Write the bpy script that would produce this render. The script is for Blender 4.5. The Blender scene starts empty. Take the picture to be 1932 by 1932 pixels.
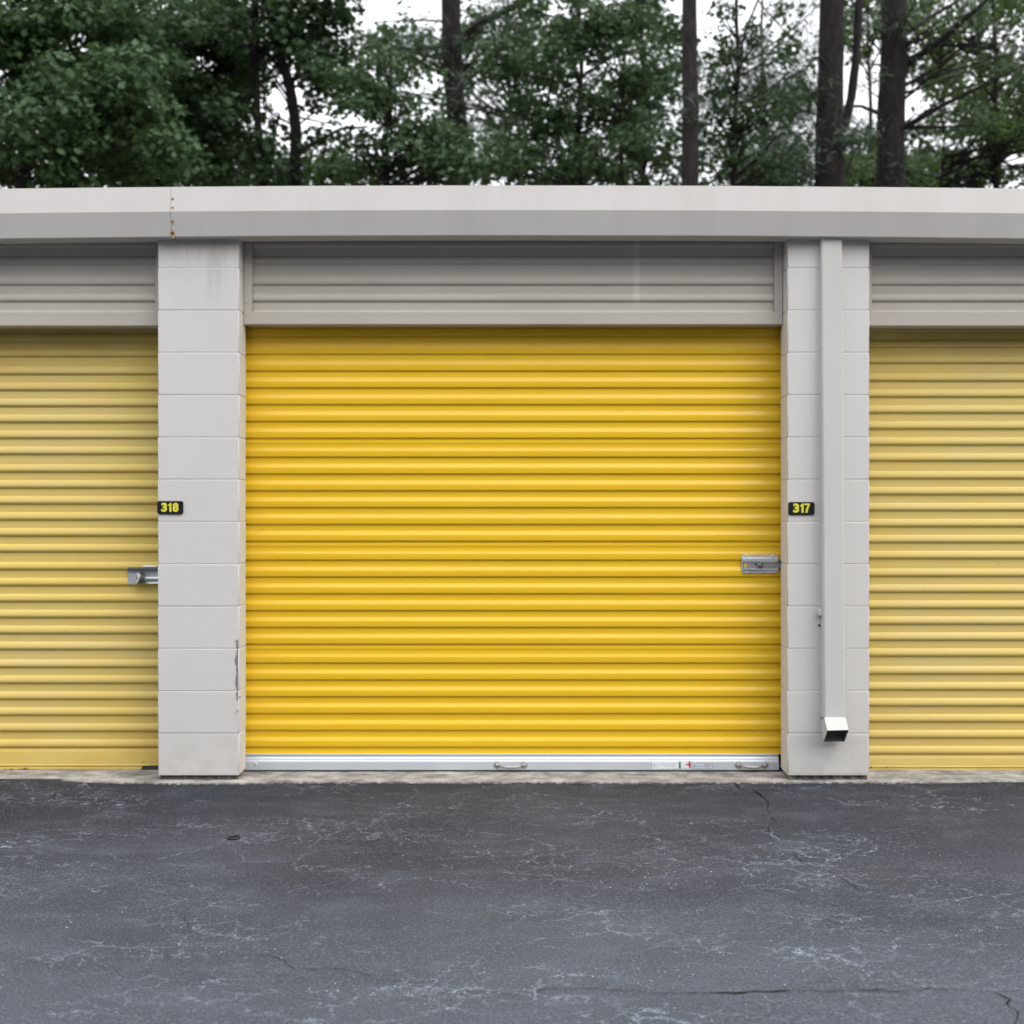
import bpy, math, random
import numpy as np
from mathutils import Vector, Matrix, noise as mnoise

random.seed(7)
rng = np.random.default_rng(7)
scene = bpy.context.scene
COL = scene.collection
R = math.radians

# ------------------------------------------------------------------ camera
CAM_D, CAM_Z, F = 6.0, 1.30, 2357.0          # metres in front of the wall, eye height, focal length in 1932-px units
cam_data = bpy.data.cameras.new('camera')
cam = bpy.data.objects.new('camera', cam_data)
COL.objects.link(cam)
cam.location = (0.0, -CAM_D, CAM_Z)
cam.rotation_euler = (R(90), 0, 0)
cam_data.sensor_width = 36.0
cam_data.sensor_fit = 'HORIZONTAL'
cam_data.lens = F / 1932.0 * 36.0
cam_data.clip_start = 0.05
cam_data.clip_end = 2000
cam_data.dof.use_dof = True
cam_data.dof.focus_distance = 4.7
cam_data.dof.aperture_fstop = 2.9
scene.camera = cam

# ------------------------------------------------------------------ sky, sun, exposure
SUN_EL, SUN_AZ = R(45), R(130)                # azimuth clockwise from +Y (the sun stands behind the camera, to the right)
world = bpy.data.worlds.new('World')
scene.world = world
world.use_nodes = True
wn, wl = world.node_tree.nodes, world.node_tree.links
wn.clear()
w_out = wn.new('ShaderNodeOutputWorld')
w_bg = wn.new('ShaderNodeBackground')
w_bg.inputs['Strength'].default_value = 0.13
sky = wn.new('ShaderNodeTexSky')
sky.sky_type = 'NISHITA'
sky.sun_disc = False
sky.sun_elevation = SUN_EL
sky.sun_rotation = SUN_AZ
sky.dust_density = 3.0
wtc = wn.new('ShaderNodeTexCoord')
cl = wn.new('ShaderNodeTexNoise')
cl.inputs['Scale'].default_value = 2.2
cl.inputs['Detail'].default_value = 5
cr = wn.new('ShaderNodeValToRGB')             # unbroken overcast, a little uneven
cr.color_ramp.elements[0].position = 0.3
cr.color_ramp.elements[0].color = (20.2, 20.6, 21.4, 1)
cr.color_ramp.elements[1].position = 0.7
cr.color_ramp.elements[1].color = (22.9, 23.0, 23.4, 1)
wmix = wn.new('ShaderNodeMixRGB')
wmix.inputs['Fac'].default_value = 0.82
wl.new(wtc.outputs['Generated'], cl.inputs['Vector'])
wl.new(cl.outputs['Fac'], cr.inputs['Fac'])
wl.new(sky.outputs['Color'], wmix.inputs['Color1'])
wsx = wn.new('ShaderNodeSeparateXYZ')           # overcast sky: the zenith three times as bright as the horizon
wl.new(wtc.outputs['Generated'], wsx.inputs[0])
wgr = wn.new('ShaderNodeMapRange')
for k_, x_ in (('From Min', 0.0), ('From Max', 1.0), ('To Min', 0.40), ('To Max', 1.0)): wgr.inputs[k_].default_value = x_
wl.new(wsx.outputs['Z'], wgr.inputs['Value'])
wmu = wn.new('ShaderNodeMixRGB'); wmu.blend_type = 'MULTIPLY'; wmu.inputs['Fac'].default_value = 1.0
wl.new(cr.outputs['Color'], wmu.inputs['Color1']); wl.new(wgr.outputs['Result'], wmu.inputs['Color2'])
wl.new(wmu.outputs['Color'], wmix.inputs['Color2'])
wl.new(wmix.outputs['Color'], w_bg.inputs['Color'])
wl.new(w_bg.outputs['Background'], w_out.inputs['Surface'])

sun_data = bpy.data.lights.new('sun', 'SUN')
sun_data.energy = 1.5
sun_data.angle = R(50)
sun_data.color = (1.0, 0.96, 0.9)
sun = bpy.data.objects.new('sun', sun_data)
COL.objects.link(sun)
sd = Vector((math.sin(SUN_AZ) * math.cos(SUN_EL), math.cos(SUN_AZ) * math.cos(SUN_EL), math.sin(SUN_EL)))
sun.rotation_euler = sd.to_track_quat('Z', 'Y').to_euler()
sun.location = (6, -12, 14)

vs = scene.view_settings
scene.display_settings.display_device = 'sRGB'
vs.view_transform = 'Standard'
vs.look = 'None'
vs.exposure = 0.15
vs.gamma = 1.0
vs.use_curve_mapping = False

# ------------------------------------------------------------------ helpers
def Z(py, y=0.0):
    return CAM_Z + (966.0 - py) / F * (CAM_D + y)

def X(px, y=0.0):
    return (px - 966.0) / F * (CAM_D + y)

class MB:
    """collects pieces; build() links them as ONE mesh object"""
    def __init__(self):
        self.v, self.f = [], []
    def add(self, vs_, fs_):
        o = len(self.v)
        self.v += [tuple(p) for p in vs_]
        self.f += [tuple(i + o for i in f) for f in fs_]
    def box(self, x0, x1, y0, y1, z0, z1):
        self.add([(x0,y0,z0),(x1,y0,z0),(x1,y1,z0),(x0,y1,z0),(x0,y0,z1),(x1,y0,z1),(x1,y1,z1),(x0,y1,z1)],
                 [(0,3,2,1),(4,5,6,7),(0,1,5,4),(1,2,6,5),(2,3,7,6),(3,0,4,7)])
    def cbox(self, x0, x1, y0, y1, z0, z1, c):
        """box with chamfered edges"""
        xs, ys, zs = (x0, x1), (y0, y1), (z0, z1)
        v, idx = [], {}
        for i in (0,1):
            for j in (0,1):
                for k in (0,1):
                    sx, sy, sz = (1,-1)[i], (1,-1)[j], (1,-1)[k]
                    for a in range(3):
                        p = [xs[i], ys[j], zs[k]]
                        for b, s in ((0,sx),(1,sy),(2,sz)):
                            if b != a: p[b] += s * c
                        idx[(i,j,k,a)] = len(v); v.append(p)
        f = []
        def q(*t): f.append(tuple(idx[x] for x in t))
        # corner triangles lie on vertices shifted off two axes: index a = axis left unshifted -> face perpendicular to a
        q((0,0,0,0),(0,0,1,0),(0,1,1,0),(0,1,0,0)); q((1,0,0,0),(1,1,0,0),(1,1,1,0),(1,0,1,0))
        q((0,0,0,1),(1,0,0,1),(1,0,1,1),(0,0,1,1)); q((0,1,0,1),(0,1,1,1),(1,1,1,1),(1,1,0,1))
        q((0,0,0,2),(0,1,0,2),(1,1,0,2),(1,0,0,2)); q((0,0,1,2),(1,0,1,2),(1,1,1,2),(0,1,1,2))
        for i in (0,1):
            for j in (0,1):
                q((i,j,0,0),(i,j,1,0),(i,j,1,1),(i,j,0,1))
                q((i,0,j,0),(i,1,j,0),(i,1,j,2),(i,0,j,2))
                q((0,i,j,1),(1,i,j,1),(1,i,j,2),(0,i,j,2))
        for i in (0,1):
            for j in (0,1):
                for k in (0,1):
                    q((i,j,k,0),(i,j,k,1),(i,j,k,2))
        self.add(v, f)
    def extrude_x(self, prof, x0, x1, closed=True):
        """prof: list of (y,z) swept along X"""
        n = len(prof)
        v = [(x0,y,z) for y,z in prof] + [(x1,y,z) for y,z in prof]
        f = [(i, (i+1) % n, n + (i+1) % n, n + i) for i in range(n if closed else n-1)]
        if closed:
            f += [tuple(range(n-1,-1,-1)), tuple(range(n, 2*n))]
        self.add(v, f)
    def tube(self, pts, rad, sides=10, caps=True):
        pts = [Vector(p) for p in pts]
        rings, v, f = [], [], []
        prev = None
        for i, p in enumerate(pts):
            t = (pts[min(i+1, len(pts)-1)] - pts[max(i-1, 0)]).normalized()
            if prev is None:
                ref = Vector((0,0,1)) if abs(t.z) < 0.9 else Vector((1,0,0))
                a = t.cross(ref).normalized()
            else:
                a = (prev - t * prev.dot(t)).normalized()
            prev = a
            b = t.cross(a)
            r = rad[i] if isinstance(rad, (list, tuple)) else rad
            rings.append(len(v))
            for k in range(sides):
                an = 2*math.pi*k/sides
                v.append(p + (a*math.cos(an) + b*math.sin(an)) * r)
        for i in range(len(pts)-1):
            for k in range(sides):
                k2 = (k+1) % sides
                f.append((rings[i]+k, rings[i]+k2, rings[i+1]+k2, rings[i+1]+k))
        if caps:
            f.append(tuple(range(sides-1, -1, -1)))
            f.append(tuple(rings[-1]+k for k in range(sides)))
        self.add(v, f)
    def lathe(self, c, axis, prof, sides=16):
        """prof: list of (radius, distance along axis)"""
        c, ax = Vector(c), Vector(axis).normalized()
        ref = Vector((0,0,1)) if abs(ax.z) < 0.9 else Vector((1,0,0))
        a = ax.cross(ref).normalized(); b = ax.cross(a)
        v, f = [], []
        for r, h in prof:
            for k in range(sides):
                an = 2*math.pi*k/sides
                v.append(c + ax*h + (a*math.cos(an)+b*math.sin(an))*r)
        for i in range(len(prof)-1):
            for k in range(sides):
                k2 = (k+1) % sides
                f.append((i*sides+k, i*sides+k2, (i+1)*sides+k2, (i+1)*sides+k))
        f.append(tuple(range(sides-1,-1,-1)))
        f.append(tuple((len(prof)-1)*sides+k for k in range(sides)))
        self.add(v, f)
    def mesh(self, name, mat, smooth=None):
        me = bpy.data.meshes.new(name)
        me.from_pydata(self.v, [], self.f)
        fix_normals(me)
        if mat: me.materials.append(mat)
        if smooth is not None:
            me.shade_smooth()
            me.set_sharp_from_angle(angle=R(smooth))
        me.update()
        return me
    def build(self, name, mat, parent=None, smooth=None):
        return link(name, self.mesh(name, mat, smooth), parent)

def fix_normals(me):
    import bmesh
    bm = bmesh.new(); bm.from_mesh(me)
    bmesh.ops.recalc_face_normals(bm, faces=bm.faces)
    bm.to_mesh(me); bm.free()

def link(name, me, parent=None):
    o = bpy.data.objects.new(name, me)
    COL.objects.link(o)
    if parent: o.parent = parent
    return o

def tag(o, label=None, cat=None, group=None, kind=None):
    if label: o['label'] = label
    if cat: o['category'] = cat
    if group: o['group'] = group
    if kind: o['kind'] = kind
    return o

def empty(name, loc=(0,0,0), parent=None):
    o = bpy.data.objects.new(name, None)
    COL.objects.link(o)
    o.location = loc
    if parent: o.parent = parent
    return o

# ------------------------------------------------------------------ materials
class NT:
    def __init__(self, name):
        self.m = bpy.data.materials.new(name)
        self.m.use_nodes = True
        self.n, self.l = self.m.node_tree.nodes, self.m.node_tree.links
        self.p = self.n['Principled BSDF']
        self.out = self.n['Material Output']
        self.geo = None
    def pos(self):
        if not self.geo:
            self.geo = self.n.new('ShaderNodeNewGeometry')
        return self.geo.outputs['Position']
    def mapping(self, scale, vec=None):
        mp = self.n.new('ShaderNodeMapping')
        mp.inputs['Scale'].default_value = scale
        self.l.new(vec or self.pos(), mp.inputs['Vector'])
        return mp.outputs['Vector']
    def noise(self, scale, detail=4, rough=0.55, vec=None, dist=0.0):
        t = self.n.new('ShaderNodeTexNoise')
        t.inputs['Scale'].default_value = scale
        t.inputs['Detail'].default_value = detail
        t.inputs['Roughness'].default_value = rough
        t.inputs['Distortion'].default_value = dist
        self.l.new(vec or self.pos(), t.inputs['Vector'])
        return t
    def ramp(self, fac, *stops):
        r = self.n.new('ShaderNodeValToRGB')
        e = r.color_ramp.elements
        while len(e) < len(stops): e.new(0.5)
        for el, (p, c) in zip(e, stops):
            el.position = p
            el.color = (c[0], c[1], c[2], 1) if isinstance(c, (tuple, list)) else (c, c, c, 1)
        self.l.new(fac, r.inputs['Fac'])
        return r.outputs['Color']
    def mix(self, fac, a, b, mode='MIX'):
        m = self.n.new('ShaderNodeMixRGB')
        m.blend_type = mode
        for s, v in (('Fac', fac), ('Color1', a), ('Color2', b)):
            if isinstance(v, (int, float)): m.inputs[s].default_value = v if s == 'Fac' else (v, v, v, 1)
            elif isinstance(v, (tuple, list)): m.inputs[s].default_value = (v[0], v[1], v[2], 1)
            else: self.l.new(v, m.inputs[s])
        return m.outputs['Color']
    def math(self, op, a, b=0.0, clamp=False):
        m = self.n.new('ShaderNodeMath'); m.operation = op; m.use_clamp = clamp
        for i, v in ((0, a), (1, b)):
            if isinstance(v, (int, float)): m.inputs[i].default_value = v
            else: self.l.new(v, m.inputs[i])
        return m.outputs[0]
    def maprange(self, v, a, b, c=0.0, d=1.0):
        m = self.n.new('ShaderNodeMapRange'); m.interpolation_type = 'SMOOTHSTEP'
        self.l.new(v, m.inputs['Value'])
        for k, x in zip(('From Min','From Max','To Min','To Max'), (a,b,c,d)): m.inputs[k].default_value = x
        return m.outputs['Result']
    def xyz(self, vec=None):
        s = self.n.new('ShaderNodeSeparateXYZ')
        self.l.new(vec or self.pos(), s.inputs[0])
        return s.outputs
    def bump(self, h, strength, dist):
        b = self.n.new('ShaderNodeBump')
        b.inputs['Strength'].default_value = strength
        b.inputs['Distance'].default_value = dist
        self.l.new(h, b.inputs['Height'])
        self.l.new(b.outputs['Normal'], self.p.inputs['Normal'])
    def set(self, color=None, rough=None, metal=None, spec=None):
        for k, v in (('Base Color', color), ('Roughness', rough), ('Metallic', metal), ('Specular IOR Level', spec)):
            if v is None: continue
            if isinstance(v, (int, float)): self.p.inputs[k].default_value = v
            elif isinstance(v, (tuple, list)): self.p.inputs[k].default_value = (v[0], v[1], v[2], 1)
            else: self.l.new(v, self.p.inputs[k])
        return self

def plain(name, color, rough=0.5, metal=0.0, spec=0.5, var=0.06, vscale=6.0):
    t = NT(name)
    n = t.noise(vscale, 5)
    c = t.mix(n.outputs['Fac'], tuple(x * (1 - var) for x in color), tuple(min(1, x * (1 + var)) for x in color))
    t.set(c, rough, metal, spec)
    return t.m

def mat_block():
    t = NT('painted_block')
    big = t.noise(2.3, 4)
    base = t.mix(big.outputs['Fac'], (0.645, 0.630, 0.605), (0.580, 0.565, 0.54))
    # grime running down from the gutter joint
    st = t.noise(1.0, 4, vec=t.mapping((26, 26, 1.1)))
    s = t.ramp(st.outputs['Fac'], (0.44, 0.0), (0.66, 1.0))
    x, y, z = t.xyz()
    top = t.maprange(z, 2.22, 2.62)
    right = t.maprange(x, -1.66, -1.55)
    left = t.maprange(x, -1.36, -1.30, 1.0, 0.0)
    g = t.math('MULTIPLY', t.math('MULTIPLY', s, top), t.math('MULTIPLY', right, left))
    base = t.mix(t.math('MULTIPLY', g, 0.42), base, (0.23, 0.20, 0.17))
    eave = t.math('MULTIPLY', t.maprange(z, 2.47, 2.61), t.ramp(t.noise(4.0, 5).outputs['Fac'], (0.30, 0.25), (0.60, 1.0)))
    base = t.mix(t.math('MULTIPLY', eave, 0.40), base, (0.30, 0.255, 0.20))  # brown shading under the eave painted in together with grime
    sp = t.noise(75, 2)
    spk = t.ramp(sp.outputs['Fac'], (0.74, 0.0), (0.80, 1.0))
    base = t.mix(t.math('MULTIPLY', spk, 0.35), base, (0.33, 0.30, 0.28))
    lown = t.noise(9, 5)
    low = t.math('MULTIPLY', t.maprange(z, 0.03, 0.34, 1.0, 0.0), t.ramp(lown.outputs['Fac'], (0.45, 0.0), (0.75, 1.0)))
    base = t.mix(t.math('MULTIPLY', low, 0.35), base, (0.36, 0.33, 0.29))
    t.set(base, 0.72, 0, 0.35)
    a = t.noise(110, 4); b = t.noise(26, 3)
    h = t.math('ADD', t.math('MULTIPLY', a.outputs['Fac'], 0.6), t.math('MULTIPLY', b.outputs['Fac'], 0.6))
    t.bump(h, 0.32, 0.004)
    return t.m

def mat_trim(name, a, b, rough=0.5):
    t = NT(name)
    n = t.noise(1.6, 5)
    c = t.mix(n.outputs['Fac'], a, b)
    st = t.noise(1.0, 5, vec=t.mapping((7, 7, 1.2)))
    s = t.ramp(st.outputs['Fac'], (0.5, 0.0), (0.72, 1.0))
    c = t.mix(t.math('MULTIPLY', s, 0.16), c, (0.36, 0.34, 0.32))
    t.set(c, rough, 0, 0.4)
    return t.m

def mat_header():
    t = NT('header_paint')
    n = t.noise(1.6, 5)
    c = t.mix(n.outputs['Fac'], (0.515, 0.480, 0.425), (0.465, 0.430, 0.375))
    st = t.noise(1.0, 5, vec=t.mapping((2.5, 2, 9)))
    c = t.mix(t.math('MULTIPLY', t.ramp(st.outputs['Fac'], (0.48, 0.0), (0.72, 1.0)), 0.22), c, (0.33, 0.30, 0.26))
    x, y, z = t.xyz()
    m = t.math('MULTIPLY', t.maprange(t.math('ABSOLUTE', t.math('SUBTRACT', x, X(1201, 0.12))), 0.008, 0.022, 1.0, 0.0), t.maprange(z, 2.28, 2.34))
    c = t.mix(t.math('MULTIPLY', m, 0.45), c, (0.66, 0.63, 0.58))
    t.set(c, 0.5, 0, 0.4)
    return t.m

def mat_yellow_new():
    t = NT('new_yellow_paint')
    n = t.noise(3.0, 4, vec=t.mapping((0.5, 1, 3)))
    c = t.mix(n.outputs['Fac'], (0.83, 0.520, 0.020), (0.78, 0.480, 0.017))
    r = t.noise(5.0, 4, vec=t.mapping((0.6, 1, 8)))
    t.set(c, t.ramp(r.outputs['Fac'], (0.3, 0.26), (0.7, 0.38)), 0, 0.5)
    b = t.noise(2.0, 3, vec=t.mapping((2.2, 1, 14)))
    t.bump(b.outputs['Fac'], 0.12, 0.002)
    return t.m

def mat_yellow_old():
    t = NT('faded_yellow_paint')
    n = t.noise(1.6, 5)
    c = t.mix(t.ramp(n.outputs['Fac'], (0.3, 0.0), (0.7, 1.0)), (0.685, 0.505, 0.120), (0.65, 0.503, 0.170))
    ch = t.noise(1.0, 5, vec=t.mapping((1.2, 1, 16)))      # chalky streaks
    c = t.mix(t.math('MULTIPLY', t.ramp(ch.outputs['Fac'], (0.45, 0.0), (0.75, 1.0)), 0.30), c, (0.66, 0.56, 0.30))
    x, y, z = t.xyz()
    ends = t.math('MAXIMUM', t.maprange(z, 0.05, 0.42, 1.0, 0.0), t.maprange(z, 1.85, 2.12))
    so_ = t.noise(1.0, 6, 0.65, vec=t.mapping((2.2, 1, 5)))
    c = t.mix(t.math('MULTIPLY', t.math('MULTIPLY', ends, t.ramp(so_.outputs['Fac'], (0.38, 0.0), (0.66, 1.0))), 0.5), c, (0.56, 0.34, 0.06))
    d = t.noise(45, 2)
    c = t.mix(t.math('MULTIPLY', t.ramp(d.outputs['Fac'], (0.76, 0.0), (0.80, 1.0)), 0.5), c, (0.16, 0.11, 0.05))
    t.set(c, 0.55, 0, 0.4)
    b = t.noise(3.0, 3, vec=t.mapping((1.6, 1, 10)))
    t.bump(b.outputs['Fac'], 0.15, 0.002)
    return t.m

def mat_concrete():
    t = NT('painted_concrete_edge')
    n = t.noise(8, 8, 0.72, vec=t.mapping((0.9, 1.2, 1.5)))
    c = t.ramp(n.outputs['Fac'], (0.32, (0.12, 0.115, 0.108)), (0.47, (0.27, 0.26, 0.245)), (0.66, (0.50, 0.485, 0.46)))
    x, y, z = t.xyz()
    e = t.noise(34, 6, 0.75)
    low = t.math('MULTIPLY', t.maprange(z, 0.000, 0.0135, 1.0, 0.0), t.ramp(e.outputs['Fac'], (0.36, 0.0), (0.52, 1.0)))
    c = t.mix(low, c, (0.05, 0.045, 0.042))
    t.set(c, 0.85, 0, 0.2)
    b = t.noise(70, 5, 0.7)
    t.bump(b.outputs['Fac'], 0.7, 0.008)
    return t.m

def mat_asphalt():
    t = NT('worn_shaded_asphalt')
    # shade beside the building painted into the colour, paler out in the lane
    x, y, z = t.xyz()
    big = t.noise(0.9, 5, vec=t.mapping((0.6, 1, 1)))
    wall_shade = t.math('ADD', t.math('MULTIPLY', y, -0.30), t.math('MULTIPLY', t.math('SUBTRACT', big.outputs['Fac'], 0.5), 1.5))
    wall_shade = t.maprange(wall_shade, -0.05, 0.95)
    c = t.mix(wall_shade, (0.0120, 0.0165, 0.0295), (0.068, 0.0785, 0.102))
    med = t.noise(5.5, 6, 0.62, vec=t.mapping((0.55, 1, 1)))
    c = t.mix(t.math('MULTIPLY', t.ramp(med.outputs['Fac'], (0.50, 0.0), (0.72, 1.0)), 0.30), c, (0.125, 0.145, 0.185))
    dk = t.noise(1.7, 4, vec=t.mapping((0.5, 1, 1)))
    c = t.mix(t.math('MULTIPLY', t.ramp(dk.outputs['Fac'], (0.56, 0.0), (0.70, 1.0)), 0.45), c, (0.040, 0.041, 0.046))
    # pale lime veins in the alligator cracking
    dn = t.noise(9, 5, 0.65)
    dv = t.n.new('ShaderNodeVectorMath'); dv.operation = 'SCALE'
    dv.inputs['Scale'].default_value = 0.15
    t.l.new(dn.outputs['Color'], dv.inputs[0])
    ad = t.n.new('ShaderNodeVectorMath'); ad.operation = 'ADD'
    t.l.new(t.pos(), ad.inputs[0]); t.l.new(dv.outputs[0], ad.inputs[1])
    def veins(scale, w, seed, lo, hi):
        v = t.n.new('ShaderNodeTexVoronoi'); v.feature = 'DISTANCE_TO_EDGE'
        v.inputs['Scale'].default_value = scale
        mp = t.n.new('ShaderNodeMapping'); mp.inputs['Location'].default_value = (seed, seed*0.7, 0); mp.inputs['Scale'].default_value = (0.75, 1.1, 1)
        t.l.new(ad.outputs[0], mp.inputs['Vector']); t.l.new(mp.outputs['Vector'], v.inputs['Vector'])
        line = t.maprange(v.outputs['Distance'], 0.0, w, 1.0, 0.0)
        mq = t.n.new('ShaderNodeMapping'); mq.inputs['Location'].default_value = (seed*3.1, 1.7, 0); mq.inputs['Scale'].default_value = (0.8, 1.5, 1)
        t.l.new(t.pos(), mq.inputs['Vector'])
        mn = t.noise(1.5, 6, 0.68, vec=mq.outputs['Vector'])
        mk = t.ramp(mn.outputs['Fac'], (lo, 0.0), (hi, 1.0))
        fine = t.noise(30, 4, 0.7)
        mk2 = t.ramp(fine.outputs['Fac'], (0.38, 0.06), (0.60, 1.0))
        return t.math('MULTIPLY', t.math('MULTIPLY', line, mk), mk2)
    v1 = veins(11.0, 0.048, 0.0, 0.485, 0.66)
    v2 = veins(5.0, 0.022, 3.7, 0.49, 0.63)
    veil = t.math('MAXIMUM', v1, v2)
    c = t.mix(t.math('MULTIPLY', veil, 0.85), c, (0.36, 0.415, 0.50))
    # aggregate
    ag = t.noise(120, 3, 0.65)
    c = t.mix(t.math('MULTIPLY', t.ramp(ag.outputs['Fac'], (0.54, 0.0), (0.68, 1.0)), 0.55), c, (0.20, 0.21, 0.23))
    c = t.mix(t.math('MULTIPLY', t.ramp(ag.outputs['Fac'], (0.32, 1.0), (0.45, 0.0)), 0.75), c, (0.012, 0.018, 0.020))
    sp = t.n.new('ShaderNodeTexVoronoi'); sp.inputs['Scale'].default_value = 60
    t.l.new(t.pos(), sp.inputs['Vector'])
    wh = t.math('MULTIPLY', t.maprange(sp.outputs['Distance'], 0.06, 0.16, 1.0, 0.0), t.ramp(t.noise(2.2, 3).outputs['Fac'], (0.56, 0.0), (0.66, 1.0)))
    c = t.mix(t.math('MULTIPLY', wh, 0.7), c, (0.55, 0.55, 0.56))
    pit = t.n.new('ShaderNodeTexVoronoi'); pit.inputs['Scale'].default_value = 34
    t.l.new(t.mapping((0.6, 1.3, 1)), pit.inputs['Vector'])
    pt = t.math('MULTIPLY', t.maprange(pit.outputs['Distance'], 0.05, 0.13, 1.0, 0.0), t.ramp(t.noise(3.1, 3).outputs['Fac'], (0.52, 0.0), (0.60, 1.0)))
    c = t.mix(t.math('MULTIPLY', pt, 0.8), c, (0.012, 0.012, 0.014))
    t.set(c, 0.72, 0, 0.28)
    bn = t.noise(80, 5, 0.7)
    bl = t.noise(3.0, 3)
    h = t.math('ADD', t.math('MULTIPLY', bn.outputs['Fac'], 1.0), t.math('MULTIPLY', bl.outputs['Fac'], 1.5))
    t.bump(h, 1.0, 0.009)
    return t.m

def mat_leaf(name, a, b, c3, trans=0.3, scale=1.3):
    t = NT(name)
    n = t.noise(scale, 3)
    rp = t.n.new('ShaderNodeNewGeometry')
    c = t.ramp(n.outputs['Fac'], (0.3, a), (0.52, b), (0.72, c3))
    ri = t.mix(0.45, c, t.mix(rp.outputs['Random Per Island'], a, c3))
    t.set(ri, 0.55, 0, 0.28)
    tr = t.n.new('ShaderNodeBsdfTranslucent')
    tc = t.mix(0.5, ri, (0.09, 0.14, 0.03))
    t.l.new(tc, tr.inputs['Color'])
    ms = t.n.new('ShaderNodeMixShader'); ms.inputs['Fac'].default_value = trans
    t.l.new(t.p.outputs[0], ms.inputs[1]); t.l.new(tr.outputs[0], ms.inputs[2])
    t.l.new(ms.outputs[0], t.out.inputs['Surface'])
    return t.m

def mat_bark(name, a, b):
    t = NT(name)
    n = t.noise(5, 6, 0.7, vec=t.mapping((3, 3, 0.8)))
    t.set(t.ramp(n.outputs['Fac'], (0.35, a), (0.68, b)), 0.9, 0, 0.2)
    t.bump(n.outputs['Fac'], 0.9, 0.03)
    return t.m

M = {
    'block': mat_block(),
    'mortar': plain('painted_mortar', (0.58, 0.565, 0.55), 0.85, 0, 0.2),
    'rough_mortar': plain('bare_mortar', (0.13, 0.115, 0.10), 0.95, 0, 0.1, 0.6, 30),
    'gutter': mat_trim('gutter_paint', (0.555, 0.535, 0.515), (0.52, 0.50, 0.48), 0.5),
    'header': mat_header(),
    'pipe': mat_trim('downspout_paint', (0.565, 0.57, 0.545), (0.535, 0.54, 0.515), 0.4),
    'ynew': mat_yellow_new(),
    'yold': mat_yellow_old(),
    'alu': plain('brushed_aluminium', (0.60, 0.635, 0.68), 0.36, 0.30, 0.5, 0.05, 3),
    'steel': plain('zinc_plated_steel', (0.74, 0.76, 0.80), 0.34, 0.55, 0.5, 0.10, 25),
    'dsteel': plain('dull_dark_steel', (0.20, 0.20, 0.22), 0.42, 1.0, 0.5, 0.2, 30),
    'gsteel': plain('grey_steel', (0.42, 0.41, 0.41), 0.45, 0.6, 0.5, 0.12, 30),
    'brass': plain('dull_brass', (0.42, 0.33, 0.17), 0.4, 0.9),
    'rust': plain('rust', (0.17, 0.075, 0.028), 0.9, 0.0, 0.2, 0.5, 60),
    'rust_stain': plain('rust_stain', (0.50, 0.36, 0.20), 0.8, 0.0, 0.2, 0.25, 60),
    'black': plain('black_rubber', (0.012, 0.012, 0.013), 0.6),
    'plate': plain('black_plastic', (0.010, 0.010, 0.013), 0.35),
    'digit': plain('yellow_print', (0.72, 0.66, 0.06), 0.5),
    'inner_shade': plain('shaded_lining', (0.19, 0.185, 0.18), 0.95, 0, 0.1, 0.4, 60),
    'dark': plain('dark_matte', (0.05, 0.045, 0.04), 0.9),
    'concrete': mat_concrete(),
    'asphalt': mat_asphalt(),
    'crack_shade': plain('crack_shadow', (0.012, 0.011, 0.011), 0.95, 0, 0.1),  # depth shadow of the open cracks painted near-black
    'pebble': plain('pale_grit', (0.48, 0.48, 0.47), 0.85, 0, 0.2, 0.4, 40),
    'earth': plain('forest_floor', (0.07, 0.06, 0.035), 0.95, 0, 0.1, 0.4, 2),
    'roof': plain('roof_metal', (0.42, 0.42, 0.42), 0.5),
    'chip': plain('bare_grey_block', (0.20, 0.20, 0.205), 0.95, 0, 0.1, 0.45, 60),
    'white': plain('white_sticker', (0.72, 0.75, 0.78), 0.45, 0, 0.5, 0.02),
    'green_ink': plain('green_ink', (0.03, 0.20, 0.16), 0.5),
    'red_ink': plain('red_ink', (0.50, 0.03, 0.03), 0.5),
    'grey_ink': plain('grey_ink', (0.30, 0.35, 0.45), 0.5),
    'pale_sticker': plain('silver_sticker', (0.58, 0.62, 0.67), 0.4, 0.2, 0.5, 0.03),
    'bark': mat_bark('pine_bark', (0.006, 0.005, 0.005), (0.024, 0.020, 0.020)),
    'bark2': mat_bark('grey_brown_bark', (0.010, 0.009, 0.009), (0.040, 0.033, 0.033)),
    'leaf1': mat_leaf('maple_leaf', (0.026, 0.056, 0.024), (0.054, 0.106, 0.044), (0.118, 0.190, 0.088)),
    'leaf2': mat_leaf('dark_leaf', (0.014, 0.032, 0.015), (0.026, 0.055, 0.026), (0.050, 0.092, 0.044)),
    'leaf3': mat_leaf('oak_leaf', (0.022, 0.046, 0.022), (0.044, 0.083, 0.038), (0.080, 0.135, 0.064)),
    'leaf4': mat_leaf('light_leaf', (0.028, 0.055, 0.016), (0.050, 0.090, 0.024), (0.085, 0.135, 0.040), 0.45),
    'needle': mat_leaf('pine_needle', (0.020, 0.038, 0.024), (0.034, 0.060, 0.038), (0.055, 0.085, 0.055), 0.15),
}

# ------------------------------------------------------------------ the ground
def sstep(a, b, v):
    t = max(0.0, min(1.0, (v - a) / (b - a)))
    return t*t*(3-2*t)

def asphalt_z(x, y):
    near = math.exp(min(0.0, y) / 0.45)
    rise = 0.0150 * sstep(1.78, 2.3, -x) * near + 0.006 * sstep(1.75, 2.2, x) * near
    dip = -0.012 * math.exp(-((x - 2.0) / 0.3)**2 - ((y + 0.25) / 0.14)**2)
    wob = 0.010 * mnoise.noise(Vector((x*0.7, y*0.9, 3.1))) * sstep(0.1, 1.0, -y)
    return rise + dip + wob

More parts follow.
